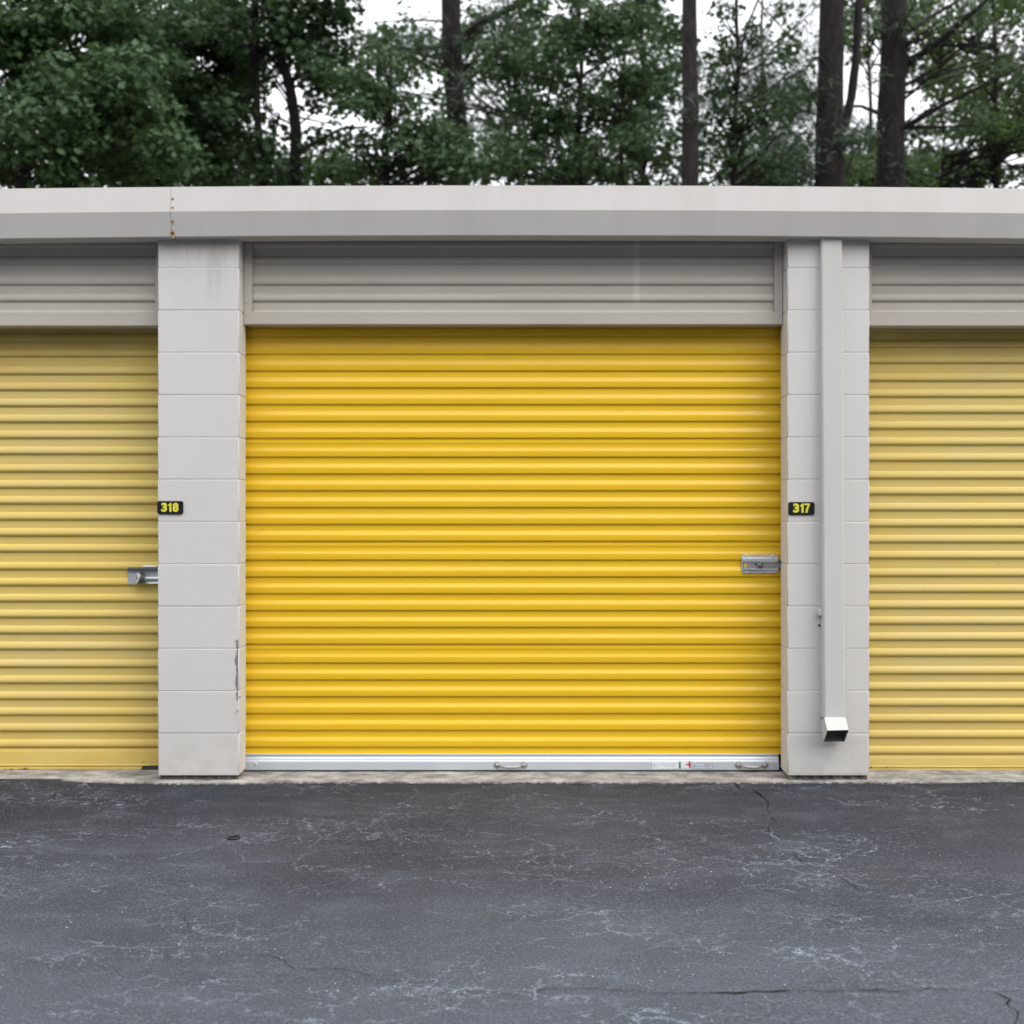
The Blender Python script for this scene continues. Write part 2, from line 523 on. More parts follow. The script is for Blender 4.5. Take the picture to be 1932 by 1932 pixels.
def edge_y(x):                                    # front edge of the concrete slab
    e = -0.022 + 0.014 * mnoise.noise(Vector((x*2.1, 0.3, 0))) + 0.007 * mnoise.noise(Vector((x*11, 5.3, 0))) + 0.004 * mnoise.noise(Vector((x*37, 9.3, 0)))
    e -= 0.022 * math.exp(-((x + 1.45) / 0.30)**4)
    return e

me = bpy.data.meshes.new('earth')
me.from_pydata([(-300,-300,-0.06),(300,-300,-0.06),(300,500,-0.06),(-300,500,-0.06)], [], [(0,1,2,3)])
me.materials.append(M['earth'])
tag(link('ground', me), kind='structure')

xs = list(np.unique(np.concatenate([np.linspace(-40,-5,15), np.linspace(-5,5,181), np.linspace(5,40,15)])))
ys = list(np.unique(np.concatenate([np.linspace(-40,-6,12), np.linspace(-6,-1,50), np.linspace(-1,0.02,40)])))
v = [(x, y, asphalt_z(x, y)) for y in ys for x in xs]
nx = len(xs)
f = [(j*nx+i, j*nx+i+1, (j+1)*nx+i+1, (j+1)*nx+i) for j in range(len(ys)-1) for i in range(nx-1)]
me = bpy.data.meshes.new('asphalt')
me.from_pydata(v, [], f)
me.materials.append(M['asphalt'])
me.shade_smooth()
asphalt = tag(link('asphalt_drive', me), kind='structure')

# concrete slab, its front edge broken and rounded
v, f = [], []
sx = list(np.arange(-4.8, 4.8001, 0.012))
rows = 8
for x in sx:
    e = edge_y(x)
    j = 0.5 + 0.5*mnoise.noise(Vector((x*17, 1.3, 2)))
    ch = 0.006 + 0.010*j*j
    k = 0.002*mnoise.noise(Vector((x*23, 7.7, 1)))
    v += [(x, 0.60, 0.012), (x, 0.10, 0.012), (x, 0.02, 0.012), (x, e + ch*1.6, 0.012 + k*.6), (x, e + ch*0.6, 0.0105 + k*.6),
          (x, e + 0.001, 0.012 - ch*0.5), (x, e - 0.003 - 0.003*j, 0.001), (x, e - 0.004, -0.05)]
for i in range(len(sx)-1):
    for j in range(rows-1):
        a = i*rows + j
        f.append((a, a+1, a+rows+1, a+rows))
me = bpy.data.meshes.new('concrete_slab')
me.from_pydata(v, [], f)
fix_normals(me)
me.materials.append(M['concrete'])
me.shade_smooth()
tag(link('concrete_slab', me), kind='structure')

def ground_at(px, py):
    d = CAM_Z * F / (py - 966.0)
    return (px - 966.0) / F * d, d - CAM_D

# dark ribbons for the shadow of open cracks in the asphalt
def crop_l(x, y): return (x/1.532)/1.3054, (1900 + y/1.532)/1.3054
def crop_r(x, y): return (1261 + x/1.532)/1.3054, (1900 + y/1.532)/1.3054
CR = [
 (crop_r, 5.5, [(90,835),(130,821),(250,822),(400,828),(540,838),(740,838),(870,835),(1050,825),(1150,828),(1300,825),(1380,820),(1430,827),(1560,820),(1575,812),(1592,820),(1730,823),(1820,828),(1920,820),(1990,828)]),
 (crop_r, 8.0, [(1820,828),(1882,856),(1868,876),(1910,902),(1888,952),(1900,990)]),
 (crop_r, 11.0, [(838,40),(862,68)]),
 (crop_r, 9.0, [(915,75),(950,100),(968,120),(963,140),(977,166)]),
 (crop_r, 5.0, [(977,172),(996,190),(968,210),(972,240)]),
 (crop_r, 4.0, [(1060,315),(1078,330),(1098,350)]),
 (crop_r, 4.0, [(1230,400),(1275,430),(1310,458),(1420,455)]),
 (crop_l, 4.0, [(618,522),(640,530),(690,540),(710,575),(720,615)]),
 (crop_l, 5.0, [(888,660),(940,672),(968,690),(1040,700),(1075,712),(1080,725),(1112,745),(1260,745),(1330,752),(1355,757),(1385,770),(1430,790),(1490,790),(1640,805),(1690,815),(1760,830),(1900,843),(1960,850)]),
]
for fn, wid, pts in CR:
    gp = [Vector((*ground_at(*fn(a, b)), 0)) for a, b in pts]
    fine = []
    for a, b in zip(gp[:-1], gp[1:]):
        n = max(2, int((b-a).length / 0.02))
        nrm = Vector((-(b-a).y, (b-a).x, 0)).normalized()
        for i in range(n):
            t = i/n
            fine.append(a.lerp(b, t) + nrm * random.gauss(0, 0.0035) * (1 if i else 0))
    fine.append(gp[-1])
    mb = MB()
    vv = []
    for i, p in enumerate(fine):
        t = (fine[min(i+1, len(fine)-1)] - fine[max(i-1, 0)]).normalized()
        nr = Vector((-t.y, t.x, 0))
        w = wid*(0.00034 if fn is crop_r else 0.00026) * max(0.12, random.uniform(0.35, 1.35) * (0.4 + abs(mnoise.noise(Vector((p.x*4, p.y*4, wid))))*2.2))
        if i in (0, len(fine)-1): w *= 0.15
        for s in (-1, 1):
            q = p + nr*w*s
            vv.append((q.x, q.y, asphalt_z(q.x, q.y) + 0.0035))
    mb.add(vv, [(2*i, 2*i+2, 2*i+3, 2*i+1) for i in range(len(fine)-1)])
    mb.build('crack_shade', M['crack_shade'], asphalt)

# pale grit lying in patches
mb = MB()
spots = [(0,0,0),(-0.4,-2.6,0.15),(0.35,-2.5,0.2),(1.0,-2.0,0.3),(-1.3,-2.0,0.3),(-1.6,-2.6,0.3),(-0.9,-2.3,0.3),(0.9,-2.45,0.3),(0.55,-1.6,0.4),(1.7,-2.2,0.4),(-0.2,-1.2,0.5),(-1.7,-1.5,0.5),(1.5,-1.3,0.6),(0.2,-2.7,0.5)]
for i in range(360):
    sx_, sy_, sr = random.choice(spots[1:])
    x, y = random.gauss(sx_, sr*0.55), random.gauss(sy_, sr*0.22)
    if y > -0.15: continue
    r = random.uniform(0.0008, 0.0028)
    z = asphalt_z(x, y) + r*0.5
    mb.add([(x+r*random.uniform(.7,1.3),y,z),(x-r,y+r*.3,z),(x,y+r,z),(x,y-r*random.uniform(.6,1.1),z),(x,y,z+r*.8),(x,y,z-r)],
           [(0,2,4),(2,1,4),(1,3,4),(3,0,4),(2,0,5),(1,2,5),(3,1,5),(0,3,5)])
tag(mb.build('grit', M['pebble']), kind='stuff')

# ------------------------------------------------------------------ the storage building
B = tag(empty('storage_building'), 'low painted block storage building with a row of yellow roller doors', 'building')
PX = [(-1.7006 - 3.02, -1.311 - 3.02), (-1.7006, -1.311), (1.3238, 1.7159), (1.3238 + 3.02, 1.7159 + 3.02)]
PD = 0.153
P_BOT, P_TOP = 0.040, 2.64
COURSE = 79.8/392.8
joint0 = Z(1383.5)                                  # the lowest joint
joints = [joint0 + i*COURSE for i in range(13)]
edges = [P_BOT] + joints
for pi, (x0, x1) in enumerate(PX):
    mb = MB()
    mb.box(x0 + 0.003, x1 - 0.003, 0.0014, PD - 0.004, 0.036, P_TOP + 0.05)
    p = mb.build('pillar', M['mortar'], B)
    mb = MB()
    mb.box(x0 - 0.16, x1 + 0.16, PD + 0.20, PD + 0.34, 0.0, P_TOP + 0.1)
    mb.build('partition_end', M['dark'], p)
    # crumbling mortar bed under the pillar
    mb = MB()
    n = 26
    prof = []
    for i in range(n+1):
        x = x0 + 0.006 + (x1 - x0 - 0.012)*i/n
        prof.append((x, 0.012 + 0.014*random.random()))
    vv = []
    for x, y in prof:
        vv += [(x, y, 0.0405), (x, y + random.uniform(-.006, .004), 0.026), (x, y - random.uniform(0, .014), 0.006), (x, 0.15, 0.0405)]
    mb.add(vv, [(4*i+j, 4*i+j+1, 4*i+j+5, 4*i+j+4) for i in range(n) for j in (0,1)] + [(4*i, 4*i+4, 4*i+7, 4*i+3) for i in range(n)])
    mb.build('mortar_bed', M['rough_mortar'], p)
    for k in range(len(edges)):
        z0 = edges[k] + (0.0013 if k else 0)
        z1 = edges[k+1] - 0.0013 if k+1 < len(edges) else P_TOP + 0.04
        if z1 - z0 < 0.02: continue
        dy = random.uniform(-0.0006, 0.0006)
        dx = random.uniform(-0.0005, 0.0005)
        mb = MB()
        mb.cbox(x0 + dx, x1 + dx, dy, PD, z0, z1, 0.0030 if k else 0.006)
        mb.build('concrete_block', M['block'], p, smooth=40)

# worn strip of paint on the pillar's corner
mb = MB()
y0_, y1_ = Z(1206), Z(1322)
n = 46
vv, ff = [], []
for i in range(n+1):
    z = y0_ + (y1_ - y0_)*i/n
    w = 0.004 + 0.006*abs(mnoise.noise(Vector((z*23, 1.7, 0))))*2 + random.uniform(0, 0.003)
    if any(abs(z - j) < 0.006 for j in joints): w *= 0.35
    if i in (0, n): w = 0.001
    xr = PX[1][1] - 0.0052
    vv += [(xr - w, -0.0016, z), (xr, -0.0016, z), (xr, 0.0040, z), (xr - w, 0.0040, z)]
for i in range(n):
    a = 4*i
    ff += [(a, a+1, a+5, a+4), (a+1, a+2, a+6, a+5), (a+3, a, a+4, a+7)]
mb.add(vv, ff)
for (px, py, w, h) in ((448, 1341, 5, 1.6), (445, 1346, 3.2, 1.4), (452.5, 1315, 2, 3)):
    mb.box(X(px-w/2), X(px+w/2), -0.0016, 0.003, Z(py+h/2), Z(py-h/2))
mb.build('worn_patch', M['chip'], B)

# back, sides and roof
mb = MB()
xa, xb = PX[0][0], PX[3][1]
mb.box(xa, xb, 7.8, 8.0, -0.05, 2.72)
mb.build('wall', M['block'], B)
for q in (xa, xb - 0.2):
    mb = MB(); mb.box(q, q + 0.2, PD + 0.35, 7.79, -0.05, 2.72)
    mb.build('wall', M['block'], B)
mb = MB()
mb.extrude_x([(-0.02, 2.70), (8.1, 2.76), (8.1, 2.80), (-0.02, 2.775)], xa - 0.05, xb + 0.05)
mb.build('roof', M['roof'], B)
mb = MB()
mb.box(xa + 0.2, xb - 0.2, 0.95, 0.97, 0.0, 2.69)      # unlit lining behind the door rolls
mb.build('partition', M['dark'], B)

# ---- gutter: folded profile, two lengths lapped at a joint, sagging a few millimetres
def gutter(xa_, xb_, name, off):
    prof = [(0.10, Z(351, -0.065) - 0.018), (-0.050, Z(351, -0.065) - 0.018), (-0.065, Z(350, -0.065)), (-0.082, Z(396.5, -0.082)), (-0.056, Z(443.5, -0.056)), (-0.049, Z(445.0, -0.050)), (0.060, Z(445.5, -0.042)), (0.060, 2.70), (0.10, 2.71)]
    mb = MB()
    cx = np.linspace(xa_, xb_, max(2, int((xb_-xa_)/0.15)))
    n = len(prof)
    vv = []
    for x in cx:
        sag = -0.0026*min(x*x, 9.0) + 0.0012*mnoise.noise(Vector((x*1.7, 2, 0)))
        for (y, z) in prof:
            vv.append((x, y - (off if y < -0.03 else 0), z + sag + (0 if z < 2.7 else off*0)))
    ff = [(i*n+j, i*n+(j+1) % n, (i+1)*n+(j+1) % n, (i+1)*n+j) for i in range(len(cx)-1) for j in range(n)]
    ff += [tuple(range(n)), tuple((len(cx)-1)*n + j for j in range(n))]
    mb.add(vv, ff)
    return mb.build(name, M['gutter'], B, smooth=12)
XJ = X(320.7, -0.09)
gutter(xa - 0.15, XJ - 0.0012, 'gutter', 0.0)
g2 = gutter(XJ + 0.0005, xb + 0.15, 'gutter', 0.0022)
# sealant line and rusty rivets at the joint
def gutter_y(py):
    if py <= 396.5: return -0.0675 - 0.017*(py - 350)/46.5
    t = (py - 396.5) / (444 - 396.5)
    return -0.0845 + t*0.026
for py, r in ((372.8, 0.0042), (389, 0.0036), (415.3, 0.0046), (436.8, 0.0075)):
    y = gutter_y(py)
    mb = MB()
    z = Z(py, y) - 0.0026*XJ*XJ
    x = X(325.8, y)
    nrm = Vector((0, -1, 0)) if py < 397 else Vector((0, -1, -0.22)).normalized()
    mb.lathe((x, y, z), nrm, [(r, -0.004), (r, 0.0012), (r*0.7, 0.003), (r*0.15, 0.0038)], 12)
    o = mb.build('rivet', M['rust'], g2, smooth=50)
    mb = MB()
    vv = []
    m = 16
    for k in range(m):
        a = 2*math.pi*k/m
        rr = r*(1.35 + 0.5*random.random())
        q = Vector((x + math.cos(a)*rr*0.9, y, z))
        up = Vector((0, 0, 1)) if py < 397 else Vector((0, -0.21, 0.98)).normalized()
        s = math.sin(a)*rr*(1.0 if math.sin(a) > 0 else 2.0)
        q += up*s + nrm*0.0007
        vv.append(tuple(q))
    mb.add(vv, [tuple(range(m))])
    mb.build('rust_stain', M['rust_stain'], g2)
mb = MB()                                            # torn sealant hanging from the joint
mb.tube([(XJ+0.002, gutter_y(430)-0.001, Z(430, -.065)-0.007), (XJ+0.003, -0.051, Z(444,-.05)-0.008), (XJ+0.012, -0.047, Z(448,-.05)-0.008), (XJ+0.020, -0.044, Z(452.5,-.05)-0.008)], [0.0012, 0.0022, 0.0018, 0.0006], 6)
mb.build('sealant', M['crack_shade'], g2)

# ---- slat profiles ((protrusion, drop)), shared by every slat of their kind
def slat_mesh(name, prof, width, mat, back=-0.004):
    pr = [(-s, -d) for s, d in prof]
    end = prof[-1][1]
    mb = MB()
    mb.extrude_x([(-back, 0.0)] + pr + [(-back, -end)], -width/2, width/2)
    return mb.mesh(name, mat, smooth=28)

def prof_new(seam):
    g = 0.030 if not seam else 0.0403
    p = [(0.0, 0.0)]
    if seam: p += [(0.0004, 0.0085), (0.0024, 0.0105), (0.0030, 0.0200), (0.0022, 0.0215), (0.0016, 0.030)]
    b = 0.0016 if seam else 0.0
    p += [(b, g-0.003), (b + 0.0006, g), (0.0020, g+0.0035), (0.0072, g+0.0155), (0.0084, g+0.018), (0.0088, g+0.021),
          (0.0088, g+0.0445), (0.0084, g+0.0468), (0.0072, g+0.0484), (0.0016, g+0.0518), (0.0005, g+0.0530), (0.0, g+0.0536)]
    return p

def prof_old(seam):
    g = 0.0355 if not seam else 0.0442
    p = [(0.0, 0.0), (0.0, 0.020)]
    if seam: p += [(0.0, 0.0240), (0.0012, 0.0243), (0.0012, 0.032)]
    b = 0.0012 if seam else 0.0
    p += [(b, g-0.002), (b, g), (0.0034, g+0.0025), (0.0068, g+0.0072), (0.0096, g+0.0135), (0.0116, g+0.0210), (0.0121, g+0.0265),
          (0.0114, g+0.0318), (0.0090, g+0.0362), (0.0050, g+0.0392), (0.0012, g+0.0408), (0.0, g+0.0420), (0.0, g+0.0444)]
    return p

OPEN_W = PX[2][0] - PX[1][1]
DOOR_W = OPEN_W + 0.10
DOOR_X = [0.5*(PX[i][1] + PX[i+1][0]) for i in range(3)]

def roller_door(i, kind, y, first_dark, label, top_px):
    """first_dark: picture row of the lowest groove; the slats are stacked upward from it"""
    mat = M['ynew'] if kind == 'new' else M['yold']
    pf = prof_new if kind == 'new' else prof_old
    w = DOOR_W
    ms, mm = slat_mesh('slat', pf(False), w, mat), slat_mesh('seam_slat', pf(True), w, mat)
    hs, hm = pf(False)[-1][1], pf(True)[-1][1]
    door = empty('roller_door', (0, 0, 0), B)
    for q in (-1, 1):                                # guide tracks either side
        xg = DOOR_X[i] + q*(w/2 + 0.008)
        mb = MB(); mb.box(xg - 0.006, xg + 0.006, y - 0.025, y + 0.035, 0.02, 2.3)
        mb.build('guide_track', M['dsteel'], door)
    tag(door, label)
    zb = Z(first_dark/1.3054, y) - (0.0022 if kind == 'new' else 0.0)
    z = zb
    k = 0
    while z < Z(top_px/1.3054, y) - 0.004:
        seam = (k % 6 == 5)
        z += hm if seam else hs
        o = link('slat', mm if seam else ms, door)
        o.location = (DOOR_X[i], y + random.uniform(-0.0004, 0.0004), z)
        k += 1
    return door, zb, z

def header(i, y=0.10):
    """fixed panel over a door: folded frame round corrugated slats"""
    xl, xr = PX[i][1] + 0.002, PX[i+1][0] - 0.002
    zt, zb = 2.66, Z(612.0 if i == 1 else 614.5, y)
    zr = Z(588.5, y)
    sw = 0.040
    mb = MB()
    mb.cbox(xl, xr, y, y + 0.100, zb, zr, 0.002)
    mb.cbox(xl, xl + sw, y + 0.001, y + 0.05, zr - 0.004, zt, 0.001)
    mb.cbox(xr - sw, xr, y + 0.001, y + 0.05, zr - 0.004, zt, 0.001)
    h = mb.build('header_panel', M['header'], B, smooth=40)
    w = xr - xl - 2*sw - 0.002
    mmh, msh = slat_mesh('slat', prof_old(True), w, M['header']), slat_mesh('slat', prof_old(False), w, M['header'])
    yy = y + 0.026
    z = Z(602.0, yy) 
    for kind in (0, 0, 1, 0, 0, 0):
        z += (prof_old(bool(kind))[-1][1]) * (1.0 if not kind else 1.18)
        o = link('slat', mmh if kind else msh, h)
        if kind: o.scale = (1, 1, 1.18)
        o.location = (0.5*(xl+xr), yy, z)
        if z > zt: break
    for xx in (xl + 0.012, xr - 0.012):
        for py in (572, 596):
            mb = MB()
            mb.lathe((xx, y + 0.001, Z(py, y)), (0,-1,0), [(0.0030, -0.002), (0.0030, 0.001), (0.0012, 0.0022)], 8)
            mb.build('screw', M['dsteel'], h)
    return h
for i in range(3): header(i)

YN, YO = 0.216, 0.250
doorM, zbM, ztM = roller_door(1, 'new', YN, 1840.2, 'bright glossy yellow roller door with silver bottom bar', 812)
doorL, zbL, ztL = roller_door(0, 'old', YO, 1842.5, 'faded pale yellow roller door beside number 318', 826)
doorR, zbR, ztR = roller_door(2, 'old', YO, 1858.9, 'faded pale yellow roller door beyond the downspout', 836)

# the part of each old curtain that bends back onto its drum
for door, i, zt in ((doorL, 0, ztL), (doorR, 2, ztR)):
    mb = MB()
    c = Vector((DOOR_X[i], YO + 0.072, zt))
    pr = []
    for k in range(0, 25):
        a = R(180 - k*11)
        r = 0.070 + (0.004 if k % 2 else 0.0)
        pr.append((c.y + math.cos(a)*r, c.z + 0.002 + math.sin(a)*r))
    mb.extrude_x(pr, DOOR_X[i]-DOOR_W/2, DOOR_X[i]+DOOR_W/2)
    mb.build('curtain_roll', M['yold'], door, smooth=40)

# ---- bottom bars
x0m, x1m = PX[1][1] - 0.02, PX[2][0] - 0.001
yb = YN
zt_, zb_ = Z(1422.0, yb), Z(1451.2, yb)
H = zt_ - zb_
def P(py): return Z(py, yb)
mb = MB()                                            # short flat of yellow between last groove and bar
mb.extrude_x([(yb+0.004, zbM - 0.0005), (yb, zbM - 0.0005), (yb - 0.001, P(1417)), (yb - 0.004, P(1423)), (yb+0.004, P(1423))], DOOR_X[1]-DOOR_W/2, DOOR_X[1]+DOOR_W/2)
mb.build('bottom_slat', M['ynew'], doorM, smooth=30)
mb = MB()
prof = [(yb+0.012, P(1421.5)), (yb-0.0135, P(1421.5)), (yb-0.0145, P(1422.5)), (yb-0.0110, P(1425)), (yb-0.0100, P(1427)), (yb-0.0165, P(1430.5)), (yb-0.0170, P(1431.5)), (yb-0.0172, P(1432.2)), (yb-0.0225, P(1435.5)), (yb-0.0230, P(1437)),
        (yb-0.0230, P(1451)), (yb+0.012, P(1451)), (yb+0.012, P(1430))]
mb.extrude_x(prof, x0m, x1m)
bar = mb.build('bottom_bar', M['alu'], doorM, smooth=25)
yf = yb - 0.023
def pull(px0, px1, py):
    xa_, xb_ = X(px0 + 8, yf), X(px1 - 8, yf)
    z = Z(py, yf)
    mb = MB()
    for x in (xa_, xb_):
        mb.lathe((x, yf, z), (0,-1,0), [(0.0185,-0.002),(0.0185,0.0012),(0.0165,0.0022),(0.0105,0.0030),(0.0100,0.0065),(0.0080,0.0095),(0.0040,0.0112)], 18)
    L = xb_ - xa_
    pts, rad = [], []
    for k in range(13):
        t = k/12
        b = math.sin(math.pi*t)
        pts.append((xa_ + 0.010 + (L-0.020)*t, yf - 0.004 - 0.026*min(1, b*1.7), z - 0.006*b))
        rad.append(0.0048 + 0.0040*b)
    mb.tube(pts, rad, 12)
    mb.build('pull_handle', M['gsteel'], doorM, smooth=50)
pull(930, 996.5, 1443.3)
pull(1385, 1451, 1443.3)
mb = MB()
mb.lathe((X(482.5, yf), yf, Z(1441.5, yf)), (0,-1,0), [(0.0065,-0.001),(0.0065,0.0012),(0.0045,0.0038),(0.0015,0.0050)], 12)
mb.build('rivet', M['steel'], doorM, smooth=50)

def sheet(mb, quad, y, t=0.0006):
    """thin plate given by picture corners (left-top, right-top, right-bottom, left-bottom)"""
    fr = [(X(px, y), y, Z(py, y)) for px, py in quad]
    bk = [(a, b + t, c) for a, b, c in fr]
    mb.add(fr + bk, [(0,1,2,3), (7,6,5,4), (0,4,5,1), (1,5,6,2), (2,6,7,3), (3,7,4,0)])
mb = MB(); sheet(mb, [(1231,1438.2),(1303,1436.0),(1303.4,1449.5),(1231.3,1451.0)], yf-0.0012, 0.0012)
st1 = mb.build('warning_sticker', M['white'], doorM)
mb = MB(); sheet(mb, [(1280.5,1437.4),(1284.4,1437.3),(1284.6,1449.6),(1280.8,1449.7)], yf-0.0018)
mb.build('green_stripe', M['green_ink'], st1)
mb = MB(); sheet(mb, [(1299.6,1436.3),(1303.0,1436.2),(1303.3,1448.3),(1299.9,1448.4)], yf-0.0018)
sheet(mb, [(1295,1441.5),(1299.7,1440.2),(1299.8,1444.6),(1296.3,1443.6)], yf-0.0018)
sheet(mb, [(1293.2,1444.5),(1295.6,1442),(1296.8,1442.8),(1294.2,1445.6)], yf-0.0018)
mb.build('red_stripe', M['red_ink'], st1)
mb = MB()
for k in range(9):
    px = 1240 + k*4.2
    h = random.uniform(3.5, 8.5)
    sheet(mb, [(px,1440.0 - k*.1),(px+0.8,1440.0 - k*.1),(px+0.9,1440+h - k*.1),(px+0.1,1440+h - k*.1)], yf-0.0018)
sheet(mb, [(1234.0,1441.2),(1235.6,1441.1),(1235.7,1447.5),(1234.1,1447.6)], yf-0.0018)
mb.build('fine_print', M['grey_ink'], st1)
mb = MB(); sheet(mb, [(1305.7,1438.7),(1344.8,1438.7),(1344.8,1450.8),(1305.7,1450.8)], yf-0.0012, 0.0012)
st2 = mb.build('maker_sticker', M['pale_sticker'], doorM)
mb = MB()
for q in ([(1305.9,1438.9),(1344.6,1438.9),(1344.6,1439.6),(1305.9,1439.6)], [(1305.9,1450.0),(1344.6,1450.0),(1344.6,1450.6),(1305.9,1450.6)],
          [(1305.9,1439.6),(1306.6,1439.6),(1306.6,1450.0),(1305.9,1450.0)], [(1343.9,1439.6),(1344.6,1439.6),(1344.6,1450.0),(1343.9,1450.0)],
          [(1308.5,1443.6),(1312.3,1443.6),(1312.3,1447.6),(1308.5,1447.6)], [(1314.5,1445.3),(1325,1445.3),(1325,1446.2),(1314.5,1446.2)], [(1328.5,1445.3),(1339,1445.3),(1339,1446.2),(1328.5,1446.2)]):
    sheet(mb, q, yf-0.0018)
mb.build('fine_print', M['grey_ink'], st2)
mb = MB(); sheet(mb, [(1327.5,1442.4),(1340.5,1442.4),(1340.5,1443.2),(1327.5,1443.2)], yf-0.0018)
mb.build('red_line', M['red_ink'], st2)

for door, i, zb0, pb in ((doorL, 0, zbL, 1452.0), (doorR, 2, zbR, 1454.8)):
    mb = MB()
    def Q(py): return Z(py, YO)
    prof = [(YO+0.004, zb0 - 0.0006), (YO, zb0 - 0.0006), (YO-0.001, zb0-0.004), (YO-0.006, zb0-0.012), (YO-0.007, zb0-0.018), (YO-0.007, Q(pb-10.5)), (YO-0.010, Q(pb-9.5)), (YO-0.010, Q(pb-8.0)), (YO-0.004, Q(pb-7.4)),
            (YO-0.004, Q(pb-5.5)), (YO-0.009, Q(pb-4.5)), (YO-0.009, Q(pb-1.5)), (YO-0.006, Q(pb)), (YO+0.02, Q(pb))]
    mb.extrude_x(prof, DOOR_X[i]-DOOR_W/2, DOOR_X[i]+DOOR_W/2)
    mb.build('bottom_bar', M['yold'], door, smooth=28)
mb = MB()                                            # rust eating the lip, and the darker corner by the pillar
for (a, b, h) in ((18, 29, 3.0), (34, 58, 4.0), (8, 14, 1.8)):
    n = 8
    vv = []
    for k in range(n+1):
        px = a + (b-a)*k/n
        vv += [(X(px, YO), YO-0.0105, Z(1451.4 - h*random.uniform(.3, 1)*math.sin(math.pi*(k+.3)/(n+.6)), YO)), (X(px, YO), YO-0.0105, Z(1452.5, YO))]
    mb.add(vv, [(2*k, 2*k+1, 2*k+3, 2*k+2) for k in range(n)])
mb.build('rust_patch', M['rust'], doorL)
mb = MB(); sheet(mb, [(269,1444.8),(299,1443.8),(299,1452.6),(266,1452.6)], YO-0.0112, 0.004)
mb.build('dark_corner', M['dark'], doorL)
for px, py, r, dd in ((1673, 1447.5, .0045, doorR), (1643.5, 1447, .005, doorR), (271.5, 1437, .003, doorL)):
    y = YO-0.007
    mb = MB(); mb.lathe((X(px,y), y, Z(py,y)), (0,-1,0), [(r,-.001),(r,.002),(r*.4,.0035)], 10)
    mb.build('rivet', M['rust'], dd)
for i, dd, yy, pt in ((0, doorL, YO, 1451.2), (1, doorM, YN, 1450.5), (2, doorR, YO, 1453.6)):   # rubber seal under each bar
    mb = MB(); mb.box(DOOR_X[i]-DOOR_W/2+0.02, DOOR_X[i]+DOOR_W/2-0.02, yy - 0.004, yy + 0.016, 0.0124, Z(pt, yy))
    mb.build('rubber_seal', M['black'], dd)

# ---- slide latch on the bright door
yl = YN - 0.0135
latch = MB()
def pbox(mb, px0, py0, px1, py1, y_front, y_back, c=0.0008):
    mb.cbox(X(px0, y_front), X(px1, y_front), y_front, y_back, Z(py1, y_front), Z(py0, y_front), c)
pbox(latch, 1399.5, 1046.8, 1468.0, 1081.6, yl-0.002, yl+0.002)
lt = latch.build('slide_latch', M['steel'], doorM, smooth=35)
def L2(x, y): return (1800 + x/12.075)/1.3054, (1340 + y/12.075)/1.3054
for (ya, yb2) in ((410, 535), (722, 770)):           # raised rails of the housing
    a, b = L2(335, ya), L2(1405, yb2)
    mb = MB()
    zA, zB = Z(a[1], yl), Z(b[1], yl)
    hh = 0.012
    mb.extrude_x([(yl-0.002, zA+0.003), (yl-hh*0.4, zA), (yl-hh, zA-0.002), (yl-hh, zB+0.0015), (yl-hh+0.001, zB), (yl-0.001, zB)], X(a[0], yl), X(b[0], yl))
    o = mb.build('latch_rail', M['steel'], doorM, smooth=35)
a, b = L2(350, 560), L2(1478, 705)
mb = MB(); pbox(mb, a[0], a[1], b[0], b[1], yl-0.0065, yl-0.003)
mb.build('latch_bolt', M['gsteel'], doorM, smooth=35)
a, b = L2(405, 575), L2(475, 705)
mb = MB(); pbox(mb, a[0], a[1], b[0], b[1], yl-0.0072, yl-0.006, 0.0002)
mb.build('latch_slot', M['ynew'], doorM)
c = L2(865, 635)
mb = MB()
mb.lathe((X(c[0], yl), yl-0.006, Z(c[1], yl)), (0,-1,0), [(0.0125, 0.0), (0.0125, 0.010), (0.0095, 0.0125)], 20)
mb.build('latch_knob', M['dsteel'], doorM, smooth=40)
mb = MB()
mb.lathe((X(c[0], yl), yl-0.0185, Z(c[1], yl)), (0,-1,0), [(0.0055, -.001), (0.0055, 0.001), (0.002, 0.0022)], 14)
mb.build('latch_rivet', M['brass'], doorM, smooth=40)
c = L2(735, 610)
mb = MB(); mb.lathe((X(c[0], yl), yl-0.0062, Z(c[1], yl)), (0,-1,0), [(0.006, -.001), (0.006, 0.001)], 14)
mb.build('latch_hole', M['dark'], doorM)
for q in ((480,352),(1258,345),(480,838),(1258,830)):
    px, py = L2(*q)
    mb = MB(); mb.lathe((X(px, yl), yl-0.002, Z(py, yl)), (0,-1,0), [(0.0062,-.001),(0.0062,.0012),(0.0045,.0040),(0.0015,.0050)], 12)
    mb.build('rivet', M['steel'], doorM, smooth=50)
a, b = L2(1410, 470), L2(1515, 760)
mb = MB(); pbox(mb, a[0], a[1], b[0], b[1], yl+0.004, yl+0.012)
mb.build('strike_plate', M['dsteel'], doorM)

